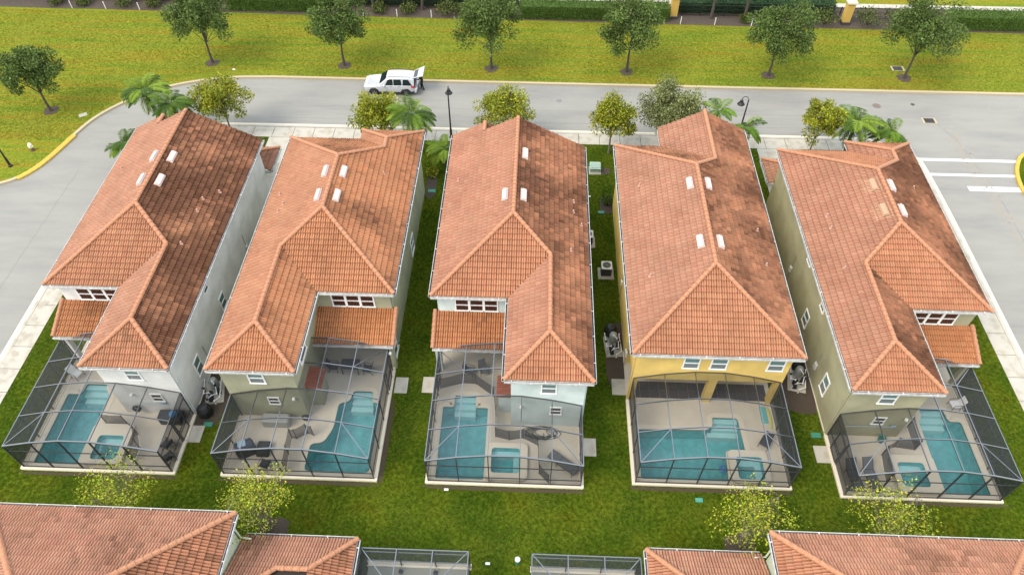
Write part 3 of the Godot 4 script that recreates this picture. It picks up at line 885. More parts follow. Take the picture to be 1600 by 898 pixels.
func lean_to(root: Node, sd: float, xi: float, wm: Material, tone: Vector3, off: float) -> void:
	var x0 := -sd * 4.83; var x1 := xi + sd * (OV + 0.02)
	var lo := minf(x0, x1); var hi := maxf(x0, x1)
	var e := 1.93; var y := 2.86; var s := 0.37
	var mb := MB.new()
	var poly := rect(lo, -OV, hi, e)
	for i in [1, 2]: mb.up(on_plan(poly[0], Vector2(0, 1), e, y - 0.03, s), on_plan(poly[i], Vector2(0, 1), e, y - 0.03, s), on_plan(poly[i + 1], Vector2(0, 1), e, y - 0.03, s))
	var roof := obj("patio_roof", mb.mesh(), M.underlay, root)
	mb = MB.new()
	slope(mb, Vector2(0, 1), e, y, s, [poly], stained_tile.bind(tone * Vector3(1.05, 1.0, 0.85), off + 60.0, -0.35, []))
	stuff(obj("roof_tiles", mb.mesh(), M.tile, roof))
	var xo := x0 + sd * 0.02
	cap_line(roof, Vector3(xo, y + 0.05, e), Vector3(xo, y + 0.05 + s * (e + OV), -OV))
	gutter(root, Vector3(x0, y, e), Vector3(x1 - sd * 0.03, y, e), Vector3(0, 0, 1))
	mb = MB.new()       # beam, corner column and the ceiling of the patio
	mb.box(Vector3(lo + 0.2, 2.35, e - 0.5), Vector3(hi - 0.02, 2.74, e - 0.28))
	mb.box(Vector3(x0 + sd * 0.28 - 0.18, 0, e - 0.56), Vector3(x0 + sd * 0.28 + 0.18, 2.36, e - 0.24))
	obj("patio_beam", mb.mesh(), wm, root)
	for i in 2: window(root, Vector3(-sd * (1.5 + 1.6 * i), 1.25, -OV), 1.55, 2.3, Vector3.BACK, "glass")

func porch(root: Node3D, x_eave: float, dir: float, z0: float, z1: float, tone: Vector3) -> void:    # low entrance roof at the side of the front
	var y := 2.9
	var mb := MB.new()
	var e := x_eave * dir
	var d := 2.6
	var poly := pts([x_eave, z1, x_eave - dir * d, z1, x_eave - dir * d, z0 + d, x_eave, z0])
	for i in [1, 2]: mb.up(on_plan(poly[0], Vector2(dir, 0), e, y - 0.03, SL), on_plan(poly[i], Vector2(dir, 0), e, y - 0.03, SL), on_plan(poly[i + 1], Vector2(dir, 0), e, y - 0.03, SL))
	var tri := pts([x_eave, z0, x_eave - dir * d, z0 + d, x_eave - dir * 2 * d, z0])
	mb.up(on_plan(tri[0], Vector2(0, -1), -z0, y - 0.03, SL), on_plan(tri[1], Vector2(0, -1), -z0, y - 0.03, SL), on_plan(tri[2], Vector2(0, -1), -z0, y - 0.03, SL))
	var roof := obj("porch_roof", mb.mesh(), M.underlay, root)
	mb = MB.new()
	slope(mb, Vector2(dir, 0), e, y, SL, [poly], stained_tile.bind(tone, 7.0, 0.15 if dir > 0 else -0.3, []))
	slope(mb, Vector2(0, -1), -z0, y, SL, [tri], stained_tile.bind(tone, 9.0, 0.0, []))
	stuff(obj("roof_tiles", mb.mesh(), M.tile, roof))
	cap_line(roof, Vector3(x_eave, y + 0.06, z0), Vector3(x_eave - dir * d, y + 0.06 + SL * d, z0 + d))
	gutter(root, Vector3(x_eave, y, z0), Vector3(x_eave, y, z1), Vector3(dir, 0, 0))
	mb = MB.new()
	mb.box(Vector3(minf(x_eave, x_eave - dir * d) + 0.06, 2.62, z1 - 0.06), Vector3(maxf(x_eave, x_eave - dir * d) - 0.06, 2.86, z1))
	obj("porch_trim", mb.mesh(), M.trim, root)

func all_houses() -> void:
	make_caps()
	var T := Vector3(0.43, 0.224, 0.148)
	var O := Vector3.BACK
	# windows: centre in the house's own axes, width, height, facing, kind
	var h1 := house({"cx": CX[0], "zm": -28.43, "zf": -14.75, "ze": 5.95, "zf2": -15.75, "w2": 4.9, "sd": 1.0, "gable": true, "wgable": true, "wall": "white", "stain": 0.9, "tone": T, "triple": 0.0,
		"vent_z": [-38.2, -35.8], "pipes": [Vector2(3.16, -35.53), Vector2(3.16, -34.34), Vector2(3.1, -31.33), Vector2(3.86, -36.62), Vector2(-3.76, -38.75)],
		"label": "white stucco house with dark stained right roof slope, leftmost of the five houses",
		"windows": [[Vector3(2.32, 4.45, 5.575), 0.92, 1.2, O, "light"], [Vector3(2.85, 1.95, 5.575), 0.72, 0.85, O, "black"], [Vector3(4.555, 4.64, -0.97), 0.7, 0.7, Vector3.RIGHT, "black"], [Vector3(4.555, 1.95, -2.1), 0.85, 1.2, Vector3.RIGHT, "light"], [Vector3(4.555, 1.92, 3.13), 0.85, 1.4, Vector3.RIGHT, "light"]]})
	porch(h1, 4.98, 1.0, -17.2, -14.42, T * 0.82)
	var h2 := house({"cx": CX[1], "zm": -28.5, "zf": -14.95, "ze": 5.97, "zf2": -16.05, "w2": 4.64, "sd": -1.0, "gable": false, "wgable": false, "wall": "sage", "stain": 0.2, "tone": T * Vector3(1.03, 0.98, 0.9),
		"vent_z": [-37.1, -34.75], "pipes": [Vector2(-3.99, -36.61), Vector2(-3.39, -35.38), Vector2(-3.62, -34.75), Vector2(2.96, -38.44)],
		"label": "sage green stucco house with patchy dark stains on its roof, second from left",
		"windows": [[Vector3(-2.46, 4.43, 5.595), 0.96, 1.2, O, "light"], [Vector3(-2.0, 1.95, 5.595), 0.72, 0.8, O, "black"], [Vector3(-0.245, 4.4, 3.6), 1.3, 1.15, Vector3.RIGHT, "black"], [Vector3(4.555, 1.3, -8.4), 1.1, 1.5, Vector3.RIGHT, "black"], [Vector3(4.555, 1.2, 0.7), 0.95, 2.1, Vector3.RIGHT, "black"]]})
	var h3 := house({"cx": CX[2], "zm": -28.43, "zf": -14.8, "ze": 5.95, "zf2": -15.8, "w2": 4.9, "sd": 1.0, "gable": true, "wgable": true, "wall": "mint", "stain": 0.68, "tone": T * Vector3(1.0, 0.96, 0.95),
		"vent_z": [-39.44, -35.26], "no_vent": Vector2(-1.0, -39.44), "pipes": [Vector2(-4.01, -38.52), Vector2(3.98, -36.64), Vector2(3.96, -35.61), Vector2(4.49, -34.65), Vector2(3.72, -31.96)],
		"label": "pale mint stucco house in the middle of the row of five",
		"windows": [[Vector3(2.44, 4.39, 5.575), 0.92, 1.15, O, "light"], [Vector3(2.94, 1.92, 5.575), 0.72, 0.82, O, "black"]]})
	var h4 := house({"cx": CX[3], "zm": -24.56, "zf": -18.86, "zf2": -21.16, "w2": 6.5, "sd": -1.0, "gable": false, "wgable": true, "wall": "yellow", "stain": 0.55, "tone": T * Vector3(0.98, 0.96, 0.96),
		"vent_z": [-36.81, -31.47], "pipes": [Vector2(-3.6, -38.27), Vector2(-3.58, -29.9), Vector2(3.76, -34.21), Vector2(3.79, -31.21)],
		"label": "yellow stucco house with a plain hipped rear roof, second from right",
		"windows": [[Vector3(-1.28, 4.4, -OV), 0.98, 1.2, O, "light"], [Vector3(0.35, 4.4, -OV), 1.0, 1.2, O, "light"], [Vector3(3.71, 4.4, -OV), 1.0, 1.2, O, "light"]]})
	var h5 := house({"cx": CX[4], "zm": -28.46, "zf": -14.9, "ze": 5.96, "zf2": -16.02, "w2": 4.66, "sd": -1.0, "gable": false, "wgable": false, "wall": "olive", "stain": 0.66, "tone": T * Vector3(0.97, 0.93, 0.92), "triple": 0.0,
		"vent_z": [-37.08, -34.7], "mended": true, "pipes": [Vector2(-3.47, -35.59), Vector2(-3.47, -34.5), Vector2(-3.49, -30.98), Vector2(2.94, -38.33)],
		"label": "olive green stucco house with mended tiles round two roof vents, rightmost of the five houses",
		"windows": [[Vector3(-2.4, 4.44, 5.585), 0.96, 1.2, O, "light"], [Vector3(-2.0, 1.95, 5.585), 0.72, 0.8, O, "black"], [Vector3(-4.555, 4.68, -4.75), 0.75, 0.6, Vector3.LEFT, "black"], [Vector3(-4.555, 4.55, -0.95), 0.7, 0.7, Vector3.LEFT, "black"], [Vector3(-4.555, 1.85, -2.1), 0.85, 1.2, Vector3.LEFT, "light"], [Vector3(-4.555, 1.85, 3.1), 0.85, 1.5, Vector3.LEFT, "light"]]})
	porch(h5, -4.98, -1.0, -17.2, -14.4, T * 0.95)
	# paler new tiles laid round the two mended vents
	for z in [-37.08, -34.7]:
		var mb := MB.new()
		slope(mb, Vector2(-1, 0), 4.93, HE + 0.012, SL, [rect(-1.15, z + 28.46 - 0.72, -0.2, z + 28.46 + 0.72)], clean_tile.bind(Vector3(0.50, 0.28, 0.18), 3.0))
		stuff(obj("new_tiles", mb.mesh(), M.tile, h5.get_node("roof")))
	# tiled bays low on the inner wall of two wings
	for b in [[h2, 1.0, 0.0], [h3, -1.0, 0.0]]:
		var mb := MB.new()
		var s: float = b[1]
		var x0: float = -0.245 if s > 0 else 0.245
		var x1 := x0 + s * 0.8
		mb.box(Vector3(minf(x0, x1), 0, 3.4), Vector3(maxf(x0, x1), 2.0, 4.7))
		var bay := obj("bay", mb.mesh(), M["wall_sage" if s > 0 else "wall_mint"], b[0])
		mb = MB.new()
		slope(mb, Vector2(s, 0), (x1 + s * 0.12) * s, 2.02, 0.35, [rect(minf(x0, x1 + s * 0.12), 3.3, maxf(x0, x1 + s * 0.12), 4.8)], clean_tile.bind(Vector3(0.40, 0.13, 0.075), 5.0))
		mb.box(Vector3(minf(x0, x1 + s * 0.1), 1.93, 3.32), Vector3(maxf(x0, x1 + s * 0.1), 2.0, 4.78))
		stuff(obj("roof_tiles", mb.mesh(), M.tile, bay))
	# round lamps on the rear walls
	for l in [[h1, Vector3(1.4, 2.25, 5.575)], [h2, Vector3(-0.7, 2.35, 5.595)], [h3, Vector3(0.85, 2.35, 5.575)], [h5, Vector3(-0.55, 2.3, 5.585)], [h2, Vector3(4.6, 2.3, 2.0)]]:
		var mb := MB.new()
		mb.lathe(Vector3.ZERO, [Vector2(0.0, -0.14), Vector2(0.09, -0.09), Vector2(0.11, 0.0), Vector2(0.07, 0.1), Vector2(0.0, 0.13)], 10)
		mb.box(Vector3(-0.04, -0.05, -0.12), Vector3(0.04, 0.05, -0.05))
		var o := obj("wall_lamp", mb.mesh(), M.pvc, l[0])
		o.position = l[1] + Vector3(0, 0, 0.11)
	for q in [[h5, -1.0, 1.45, 1.4, 0.35, 0.5], [h5, -1.0, 1.8, -6.6, 0.3, 0.45], [h1, 1.0, 1.5, -7.5, 0.3, 0.5], [h1, 1.0, 1.1, 2.0, 0.25, 0.3], [h4, -1.0, 1.5, -3.0, 0.35, 0.5], [h4, -1.0, 2.0, -8.6, 0.25, 0.35]]:
		var mb := MB.new()
		var x: float = q[1] * 4.555
		mb.cbox(Vector3(minf(x, x + q[1] * 0.14), q[2] - q[5] / 2, q[3] - q[4] / 2), Vector3(maxf(x, x + q[1] * 0.14), q[2] + q[5] / 2, q[3] + q[4] / 2), 0.02)
		obj("meter_box", mb.mesh(), M.ac_top, q[0])
		mb = MB.new()
		mb.tube([Vector3(x + q[1] * 0.05, 0, q[3]), Vector3(x + q[1] * 0.05, q[2] - q[5] / 2, q[3])], [0.025, 0.025], 6)
		mb.tube([Vector3(x + q[1] * 0.05, q[2] + q[5] / 2, q[3]), Vector3(x + q[1] * 0.05, q[2] + 1.3, q[3])], [0.025, 0.025], 6)
		obj("conduit", mb.mesh(), M.grey_metal, q[0])
	opposite_houses(T)

func opposite_houses(T: Vector3) -> void:
	for s in [-1.0, 1.0]:
		var root := thing("house", "terracotta roofed house at the bottom edge, left of the round green cap" if s < 0 else "terracotta roofed house at the bottom edge, right of the round green cap", "house", Vector3(-14.1 if s < 0 else 12.0, 0, -14.2), "houses backing onto the row")
		# own axes: the upper roof runs away to side s from its corner at the origin
		var W := 12.2
		var D := 14.0
		var mb := MB.new()
		var o1 := Vector2(0, -1); var o2 := Vector2(-s, 0)
		var p1 := pts([0, 0, s * W, 0, s * W / 2, W / 2]); var p2 := pts([0, 0, s * W / 2, W / 2, s * W / 2, D - W / 2, 0, D])
		for q in [[o1, p1], [o2, p2], [Vector2(s, 0), pts([s * W, 0, s * W, D, s * W / 2, D - W / 2, s * W / 2, W / 2])], [Vector2(0, 1), pts([0, D, s * W / 2, D - W / 2, s * W, D])]]:
			var e: float = 0.0 if q[0].x * s < 0.5 and q[0].y < 0.5 else (W if q[0].x * s > 0.5 else D)
			for i in range(1, q[1].size() - 1): mb.up(on_plan(q[1][0], q[0], e, HE - 0.03, SL), on_plan(q[1][i], q[0], e, HE - 0.03, SL), on_plan(q[1][i + 1], q[0], e, HE - 0.03, SL))
		var roof := obj("roof", mb.mesh(), M.underlay, root)
		var tone := T * Vector3(1.0, 0.98, 0.97)
		mb = MB.new()
		slope(mb, o1, 0.0, HE, SL, [pts([0, 0, s * W, 0, s * (W - 5.5), 5.5, s * 5.5, 5.5])], stained_tile.bind(tone, 11.0 * s, -0.12, []))
		stuff(obj("roof_tiles", mb.mesh(), M.tile, roof))
		mb = MB.new()
		slope(mb, o2, 0.0, HE, SL, [pts([0, 0, s * 5.5, 5.5, 0, 8.0])], stained_tile.bind(tone * Vector3(1, 0.9, 0.8), 21.0 * s, 0.12 if s < 0 else -0.3, []))
		stuff(obj("roof_tiles", mb.mesh(), M.tile, roof))
		mb = MB.new()
		slope(mb, Vector2(s, 0), W, HE, SL, [pts([s * W, 0, s * (W - 5.5), 5.5, s * W, 6.5])], clean_tile.bind(tone, 27.0 * s))
		stuff(obj("roof_tiles", mb.mesh(), M.tile, roof))
		cap_line(roof, Vector3(s * W, HE + 0.06, 0), Vector3(s * W / 2, HE + 0.06 + SL * W / 2, W / 2))
		cap_line(roof, Vector3(0, HE + 0.06, 0), Vector3(s * W / 2, HE + 0.06 + SL * W / 2, W / 2))
		gutter(root, Vector3(0, HE, 0), Vector3(s * W, HE, 0), Vector3(0, 0, -1))
		gutter(root, Vector3(0, HE, 0), Vector3(0, HE, D), Vector3(-s, 0, 0))
		mb = MB.new()
		mb.box(Vector3(minf(s * OV, s * (W - OV)), -0.1, OV), Vector3(maxf(s * OV, s * (W - OV)), HE - 0.17, D - OV))
		obj("wall", mb.mesh(), M.wall_pale, root)
		mb = MB.new()
		mb.flat(rect(minf(0, s * W), 0, maxf(0, s * W), D), HE - 0.165)
		obj("soffit", mb.mesh(), M.trim, root)
		mb = MB.new()
		mb.tube([Vector3(s * 0.1, HE - 0.15, 0.1), Vector3(s * 0.3, HE - 0.6, 0.3), Vector3(s * 0.3, 3.4, 0.3), Vector3(-s * 0.2, 3.2, 0.28)], [0.05, 0.05, 0.05, 0.05], 8)
		obj("downspout", mb.mesh(), M.wall_pale, root)
		# the low wing beside it
		var x: float = -s * 5.6
		var y := 2.9
		var w1 := pts([s * 0.3, 0.0, x, 0.0, x + s * 1.95, 1.95, s * 0.3, 1.95])
		var w2 := pts([s * 0.3, 1.95, x + s * 3.5, 1.95, x + s * 4.5, 3.0, s * 0.3, 3.0])
		var w3 := pts([x, 0, x, 4.4, x + s * 1.95, 4.4, x + s * 1.95, 1.95])
		var e3 := 5.6
		mb = MB.new()
		for q in [[o1, w1, 0.0], [o1, w2, 0.0], [o2, w3, e3]]:
			for i in range(1, q[1].size() - 1): mb.up(on_plan(q[1][0], q[0], q[2], y - 0.03, SL), on_plan(q[1][i], q[0], q[2], y - 0.03, SL), on_plan(q[1][i + 1], q[0], q[2], y - 0.03, SL))
		mb.quad(Vector3(s * 0.3, y + 0.96, 1.95), Vector3(x + s * 1.95, y + 0.96, 1.95), Vector3(x + s * 1.95, y + 0.8, 4.4), Vector3(s * 0.3, y + 0.8, 4.4))
		var lowroof := obj("wing_roof", mb.mesh(), M.underlay, root)
		mb = MB.new()
		slope(mb, o1, 0.0, y, SL, [w1, w2], stained_tile.bind(tone, 31.0 * s, 0.02 if s < 0 else -0.25, []))
		slope(mb, o2, e3, y, SL, [w3], stained_tile.bind(tone * Vector3(1, 0.9, 0.8), 41.0 * s, 0.2 if s < 0 else -0.3, []))
		stuff(obj("roof_tiles", mb.mesh(), M.tile, lowroof))
		cap_line(lowroof, Vector3(x, y + 0.06, 0), Vector3(x + s * 1.95, y + 0.06 + SL * 1.95, 1.95))
		cap_line(lowroof, Vector3(x + s * 1.95, y + 0.06 + SL * 1.95, 1.95), Vector3(x + s * 3.5, y + 0.06 + SL * 1.95, 1.95))
		cap_line(lowroof, Vector3(x + s * 3.5, y + 0.06 + SL * 1.95, 1.95), Vector3(x + s * 4.5, y + 0.06 + SL * 3.0, 3.0))
		gutter(root, Vector3(x, y, 0), Vector3(x, y, 4.4), Vector3(-s, 0, 0))
		gutter(root, Vector3(s * 0.2, y, 0), Vector3(x, y, 0), Vector3(0, 0, -1))
		mb = MB.new()
		mb.box(Vector3(minf(s * 0.37, x + s * 0.35), -0.1, 0.35), Vector3(maxf(s * 0.37, x + s * 0.35), 2.75, 6.0))
		obj("wing_wall", mb.mesh(), M.wall_pale, root)


# ---------------------------------------------------------------- pools and their screened enclosures
func arch(t: float) -> float:     # height of the roof frame across the width, t in -1..1
	var a := absf(t)
	return lerpf(3.12, 2.6, (a - 0.6) / 0.4) if a > 0.6 else lerpf(3.45, 3.12, clampf((a - 0.2) / 0.4, 0, 1))

func panel(parent: Node, a: Vector3, b: Vector3, c: Vector3, d: Vector3, m: Material) -> void:
	var mb := MB.new()
	mb.quad(a, b, c, d)
	obj("screen_panel", mb.mesh(), m, parent)

# xs: frame lines across, zs: frame lines from the front to the rear; wing: columns whose roof stops at the wing wall
func enclosure(label: String, cx: float, zs: Array, full: Callable, braces: Array, door: Array) -> Node3D:
	var root := thing("screen_enclosure", label, "pool enclosure", Vector3(cx, 0, zs[0]), "pool screen enclosures")
	var xs := [-4.47, -2.68, -0.89, 0.89, 2.68, 4.47]
	var z0: float = zs[0]
	var base := 0.16
	var N := func(i: int, j: int) -> Vector3: return Vector3(xs[i], arch(xs[i] / 4.47), zs[j] - z0)
	var F := func(i: int) -> Vector3: return Vector3(xs[i], base, 0)
	# front wall
	for i in 6:
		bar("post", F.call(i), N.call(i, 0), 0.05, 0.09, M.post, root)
		if i < 5:
			bar("roof_beam", N.call(i, 0), N.call(i + 1, 0), 0.08, 0.09, M.metal, root)
			panel(root, F.call(i), F.call(i + 1), N.call(i + 1, 0), N.call(i, 0), M.front_screen)
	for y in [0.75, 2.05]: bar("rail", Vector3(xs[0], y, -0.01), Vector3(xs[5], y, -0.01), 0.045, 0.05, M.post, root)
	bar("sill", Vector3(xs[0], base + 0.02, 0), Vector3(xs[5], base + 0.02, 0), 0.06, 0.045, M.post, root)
	# roof
	for j in range(1, zs.size()):
		for i in 6:
			var there: bool = (i > 0 and full.call(i - 1, j)) or (i < 5 and full.call(i, j))
			if there: bar("purlin", N.call(i, j - 1), N.call(i, j), 0.05, 0.07, M.metal, root)
			if i < 5:
				if full.call(i, j): panel(root, N.call(i, j - 1), N.call(i + 1, j - 1), N.call(i + 1, j), N.call(i, j), M.screen)
				if full.call(i, j): bar("roof_beam", N.call(i, j), N.call(i + 1, j), 0.05, 0.08, M.metal, root)
	# side walls
	for s in [0, 5]:
		var c: int = 0 if s == 0 else 4
		var last := 0
		for j in range(1, zs.size()):
			if not full.call(c, j): break
			last = j
			var a := Vector3(xs[s], base, zs[j - 1] - z0); var b := Vector3(xs[s], base, zs[j] - z0)
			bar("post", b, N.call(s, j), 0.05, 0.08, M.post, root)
			panel(root, a, b, N.call(s, j), N.call(s, j - 1), M.side_screen)
		var e: Vector3 = N.call(s, last)
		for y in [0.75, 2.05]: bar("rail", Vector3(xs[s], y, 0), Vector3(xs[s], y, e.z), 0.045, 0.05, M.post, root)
	for b in braces: bar("brace", N.call(b[0], b[1]), N.call(b[2], b[3]), 0.045, 0.05, M.metal, root)
	# door: a heavier frame in a side wall
	if door.size():
		var x: float = xs[door[0]] + (0.03 if door[0] == 5 else -0.03)
		var mb := MB.new()
		var za: float = door[1] - z0; var zb: float = door[2] - z0
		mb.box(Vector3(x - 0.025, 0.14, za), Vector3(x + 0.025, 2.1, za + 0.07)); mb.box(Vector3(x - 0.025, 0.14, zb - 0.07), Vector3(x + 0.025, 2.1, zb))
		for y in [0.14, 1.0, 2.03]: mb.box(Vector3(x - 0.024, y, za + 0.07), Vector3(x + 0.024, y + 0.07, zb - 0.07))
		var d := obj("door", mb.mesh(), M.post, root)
		mb = MB.new()
		mb.box(Vector3(x - 0.06, 1.06, zb - 0.16), Vector3(x + 0.06, 1.09, zb - 0.08))
		obj("handle", mb.mesh(), M.black, d)
	# footing round the slab
	var mb := MB.new()
	var zr: float = zs[zs.size() - 1] - z0
	mb.cbox(Vector3(-4.66, -0.1, -0.1), Vector3(4.66, base, 0.15), 0.02)
	mb.cbox(Vector3(-4.66, -0.1, zr if full.call(0, zs.size() - 1) else zs[2] - z0), Vector3(-4.41, base, -0.1), 0.02)
	mb.cbox(Vector3(4.41, -0.1, zr if full.call(4, zs.size() - 1) else zs[2] - z0), Vector3(4.66, base, -0.1), 0.02)
	obj("footing", mb.mesh(), M.coping, root)
	return root

func pool(i: int, label: String, steps: Array) -> void:
	var poly := pool_shape(i)
	var c := Vector2(CX[i], FRONT[i] - 2.5)
	var local := moved(poly, -c)
	var root := thing("swimming_pool", label, "swimming pool", Vector3(c.x, 0, c.y), "pools behind the row of five houses")
	var n := local.size()
	var mb := MB.new(); var band := MB.new()
	var zlo := 1e9; var zhi := -1e9
	for p in local: zlo = minf(zlo, p.y); zhi = maxf(zhi, p.y)
	for k in n:
		var a := local[k]; var b := local[(k + 1) % n]
		mb.quad(v3(a, -0.08), v3(b, -0.08), v3(b, -1.9), v3(a, -1.9))
		band.quad(v3(a, 0.1), v3(b, 0.1), v3(b, -0.08), v3(a, -0.08))
	var t := Geometry2D.triangulate_polygon(local)
	for q in range(0, t.size(), 3):
		var v := []
		for r in 3:
			var p := local[t[q + r]]
			v.append(v3(p, lerpf(-0.95, -1.65, (p.y - zlo) / (zhi - zlo))))
		mb.up(v[0], v[1], v[2])
	obj("basin", mb.mesh(), M.plaster, root)
	obj("tile_band", band.mesh(), M.tile_band, root)
	for s in steps:
		mb = MB.new()
		mb.cbox(Vector3(s[0] - c.x, -1.6, s[1] - c.y), Vector3(s[2] - c.x, s[4], s[3] - c.y), 0.02)
		obj("step", mb.mesh(), M.plaster_light, root)
	mb = MB.new()
	mb.flat(local, 0.0)
	obj("water", mb.mesh(), M.water, root)
	# coping: a rim proud of the deck
	mb = MB.new()
	var line := local.duplicate(); line.append(local[0])
	var sgn := 1.0 if Geometry2D.is_point_in_polygon(local[1] + side_of(line, 1) * 0.05, local) else -1.0
	strip(mb, line, -0.28 * sgn, 0.025 * sgn, 0.05, 0.118)
	obj("coping", mb.mesh(), M.coping, root)

func spa(i: int, label: String, bench: String) -> void:
	var r := spa_rect(i)
	var out := rounded(r[0], 0.35, 5); var inn := rounded(r[1], 0.22, 5)
	var c := Vector2((r[0][0].x + r[0][2].x) / 2, (r[0][0].y + r[0][2].y) / 2)
	out = moved(out, -c); inn = moved(inn, -c)
	var root := thing("spa", label, "hot tub", Vector3(c.x, 0, c.y), "raised spas beside the pools")
	var mb := MB.new()
	holed(mb, out, [inn], 0.34)
	for k in out.size():
		var a := out[k]; var b := out[(k + 1) % out.size()]
		mb.quad(v3(a, -0.9), v3(b, -0.9), v3(b, 0.34), v3(a, 0.34))
	obj("rim", mb.mesh(), M.coping, root)
	mb = MB.new()
	for k in inn.size():
		var a := inn[k]; var b := inn[(k + 1) % inn.size()]
		mb.quad(v3(b, -0.7), v3(a, -0.7), v3(a, 0.335), v3(b, 0.335))
	mb.flat(inn, -0.65)
	obj("basin", mb.mesh(), M.plaster, root)
	mb = MB.new()
	var w := 0.4
	var lo := Vector2(r[1][0].x, r[1][0].y) - c; var hi := Vector2(r[1][2].x, r[1][2].y) - c
	mb.box(Vector3(lo.x + 0.01, -0.64, lo.y + 0.01), Vector3(hi.x - 0.01, -0.12, lo.y + w))
	if bench == "right": mb.box(Vector3(hi.x - w, -0.64, lo.y + w), Vector3(hi.x - 0.01, -0.121, hi.y - 0.01))
	else: mb.box(Vector3(lo.x + 0.01, -0.64, lo.y + w), Vector3(lo.x + w * 0.5, -0.121, hi.y - 0.01))
	obj("bench", mb.mesh(), M.plaster_light, root)
	mb = MB.new()
	mb.flat(inn, 0.25)
	obj("water", mb.mesh(), M.water, root)

func enclosures() -> void:
	# decks
	for i in 5:
		var mb := MB.new()
		var holes := [pool_shape(i)]
		var s := spa_rect(i)
		if s.size(): holes.append(s[1])
		holed(mb, deck_rect(i), holes, 0.1)
		ground("pool_deck", mb, M.deck)
	var where := ["behind the white house", "behind the sage green house", "behind the mint house", "behind the yellow house", "behind the rightmost house"]
	pool(0, "straight teal pool with a step alcove, " + where[0], steps_of(0))
	pool(1, "L-shaped teal pool with a curved inner edge, " + where[1], steps_of(1))
	pool(2, "rectangular teal pool with a square step alcove, " + where[2], steps_of(2))
	pool(3, "wide teal pool with steps at its far right, " + where[3], steps_of(3))
	pool(4, "straight teal pool along the right side of its deck, " + where[4], steps_of(4))
	spa(0, "raised rectangular spa beside the pool, " + where[0], "left")
	spa(2, "raised rectangular spa beside the pool, " + where[2], "right")
	spa(3, "raised spa with a curved rim in the pool corner, " + where[3], "right")
	spa(4, "raised spa with rounded corners left of the pool, " + where[4], "left")
	var z := [-18.92, -20.88, -22.84, -24.72, -26.6]
	var right := func(i: int, j: int) -> bool: return j <= 2 or i <= 2    # the wing stands on the right
	var left := func(i: int, j: int) -> bool: return j <= 2 or i >= 2
	var all := func(_i: int, _j: int) -> bool: return true
	enclosure("screen enclosure with arched roof frame " + where[0], CX[0], z, right, [[0, 0, 1, 1]], [5, -22.0, -20.95])
	enclosure("screen enclosure with arched roof frame " + where[1], CX[1], z, left, [[0, 0, 1, 1], [5, 0, 4, 1], [5, 4, 4, 3]], [5, -26.1, -25.0])
	enclosure("screen enclosure with arched roof frame " + where[2], CX[2], z, right, [[0, 0, 1, 1], [5, 0, 4, 1], [0, 4, 1, 3]], [0, -26.2, -25.05])
	enclosure("screen enclosure with arched roof frame " + where[3], CX[3], [-19.28, -21.17, -23.06, -24.92], all, [[0, 0, 1, 1], [5, 0, 4, 1]], [])
	enclosure("screen enclosure with arched roof frame " + where[4], CX[4], z, left, [[0, 0, 1, 1], [5, 0, 4, 1], [5, 4, 4, 3]], [0, -22.0, -20.95])
	for s in [-1.0, 1.0]: low_enclosure(s)

func steps_of(i: int) -> Array:
	match i:
		0: return [[-28.55, -24.84, -27.1, -24.5, -0.1], [-28.55, -24.5, -26.6, -24.1, -0.35], [-28.5, -24.1, -26.56, -23.75, -0.6]]
		1: return [[-11.13, -24.94, -9.77, -24.55, -0.1], [-11.13, -24.55, -9.77, -24.15, -0.35], [-11.2, -24.15, -9.77, -23.8, -0.6]]
		2: return [[-4.54, -24.84, -3.17, -24.45, -0.1], [-4.54, -24.45, -3.17, -24.05, -0.35], [-4.54, -24.05, -3.17, -23.7, -0.6]]
		3: return [[11.7, -23.84, 13.28, -23.5, -0.1], [11.65, -23.5, 13.3, -23.15, -0.35], [11.4, -23.15, 13.34, -22.8, -0.6]]
	return [[24.83, -24.94, 26.35, -24.55, -0.1], [24.83, -24.55, 26.42, -24.15, -0.35], [24.55, -24.15, 26.42, -23.8, -0.6]]

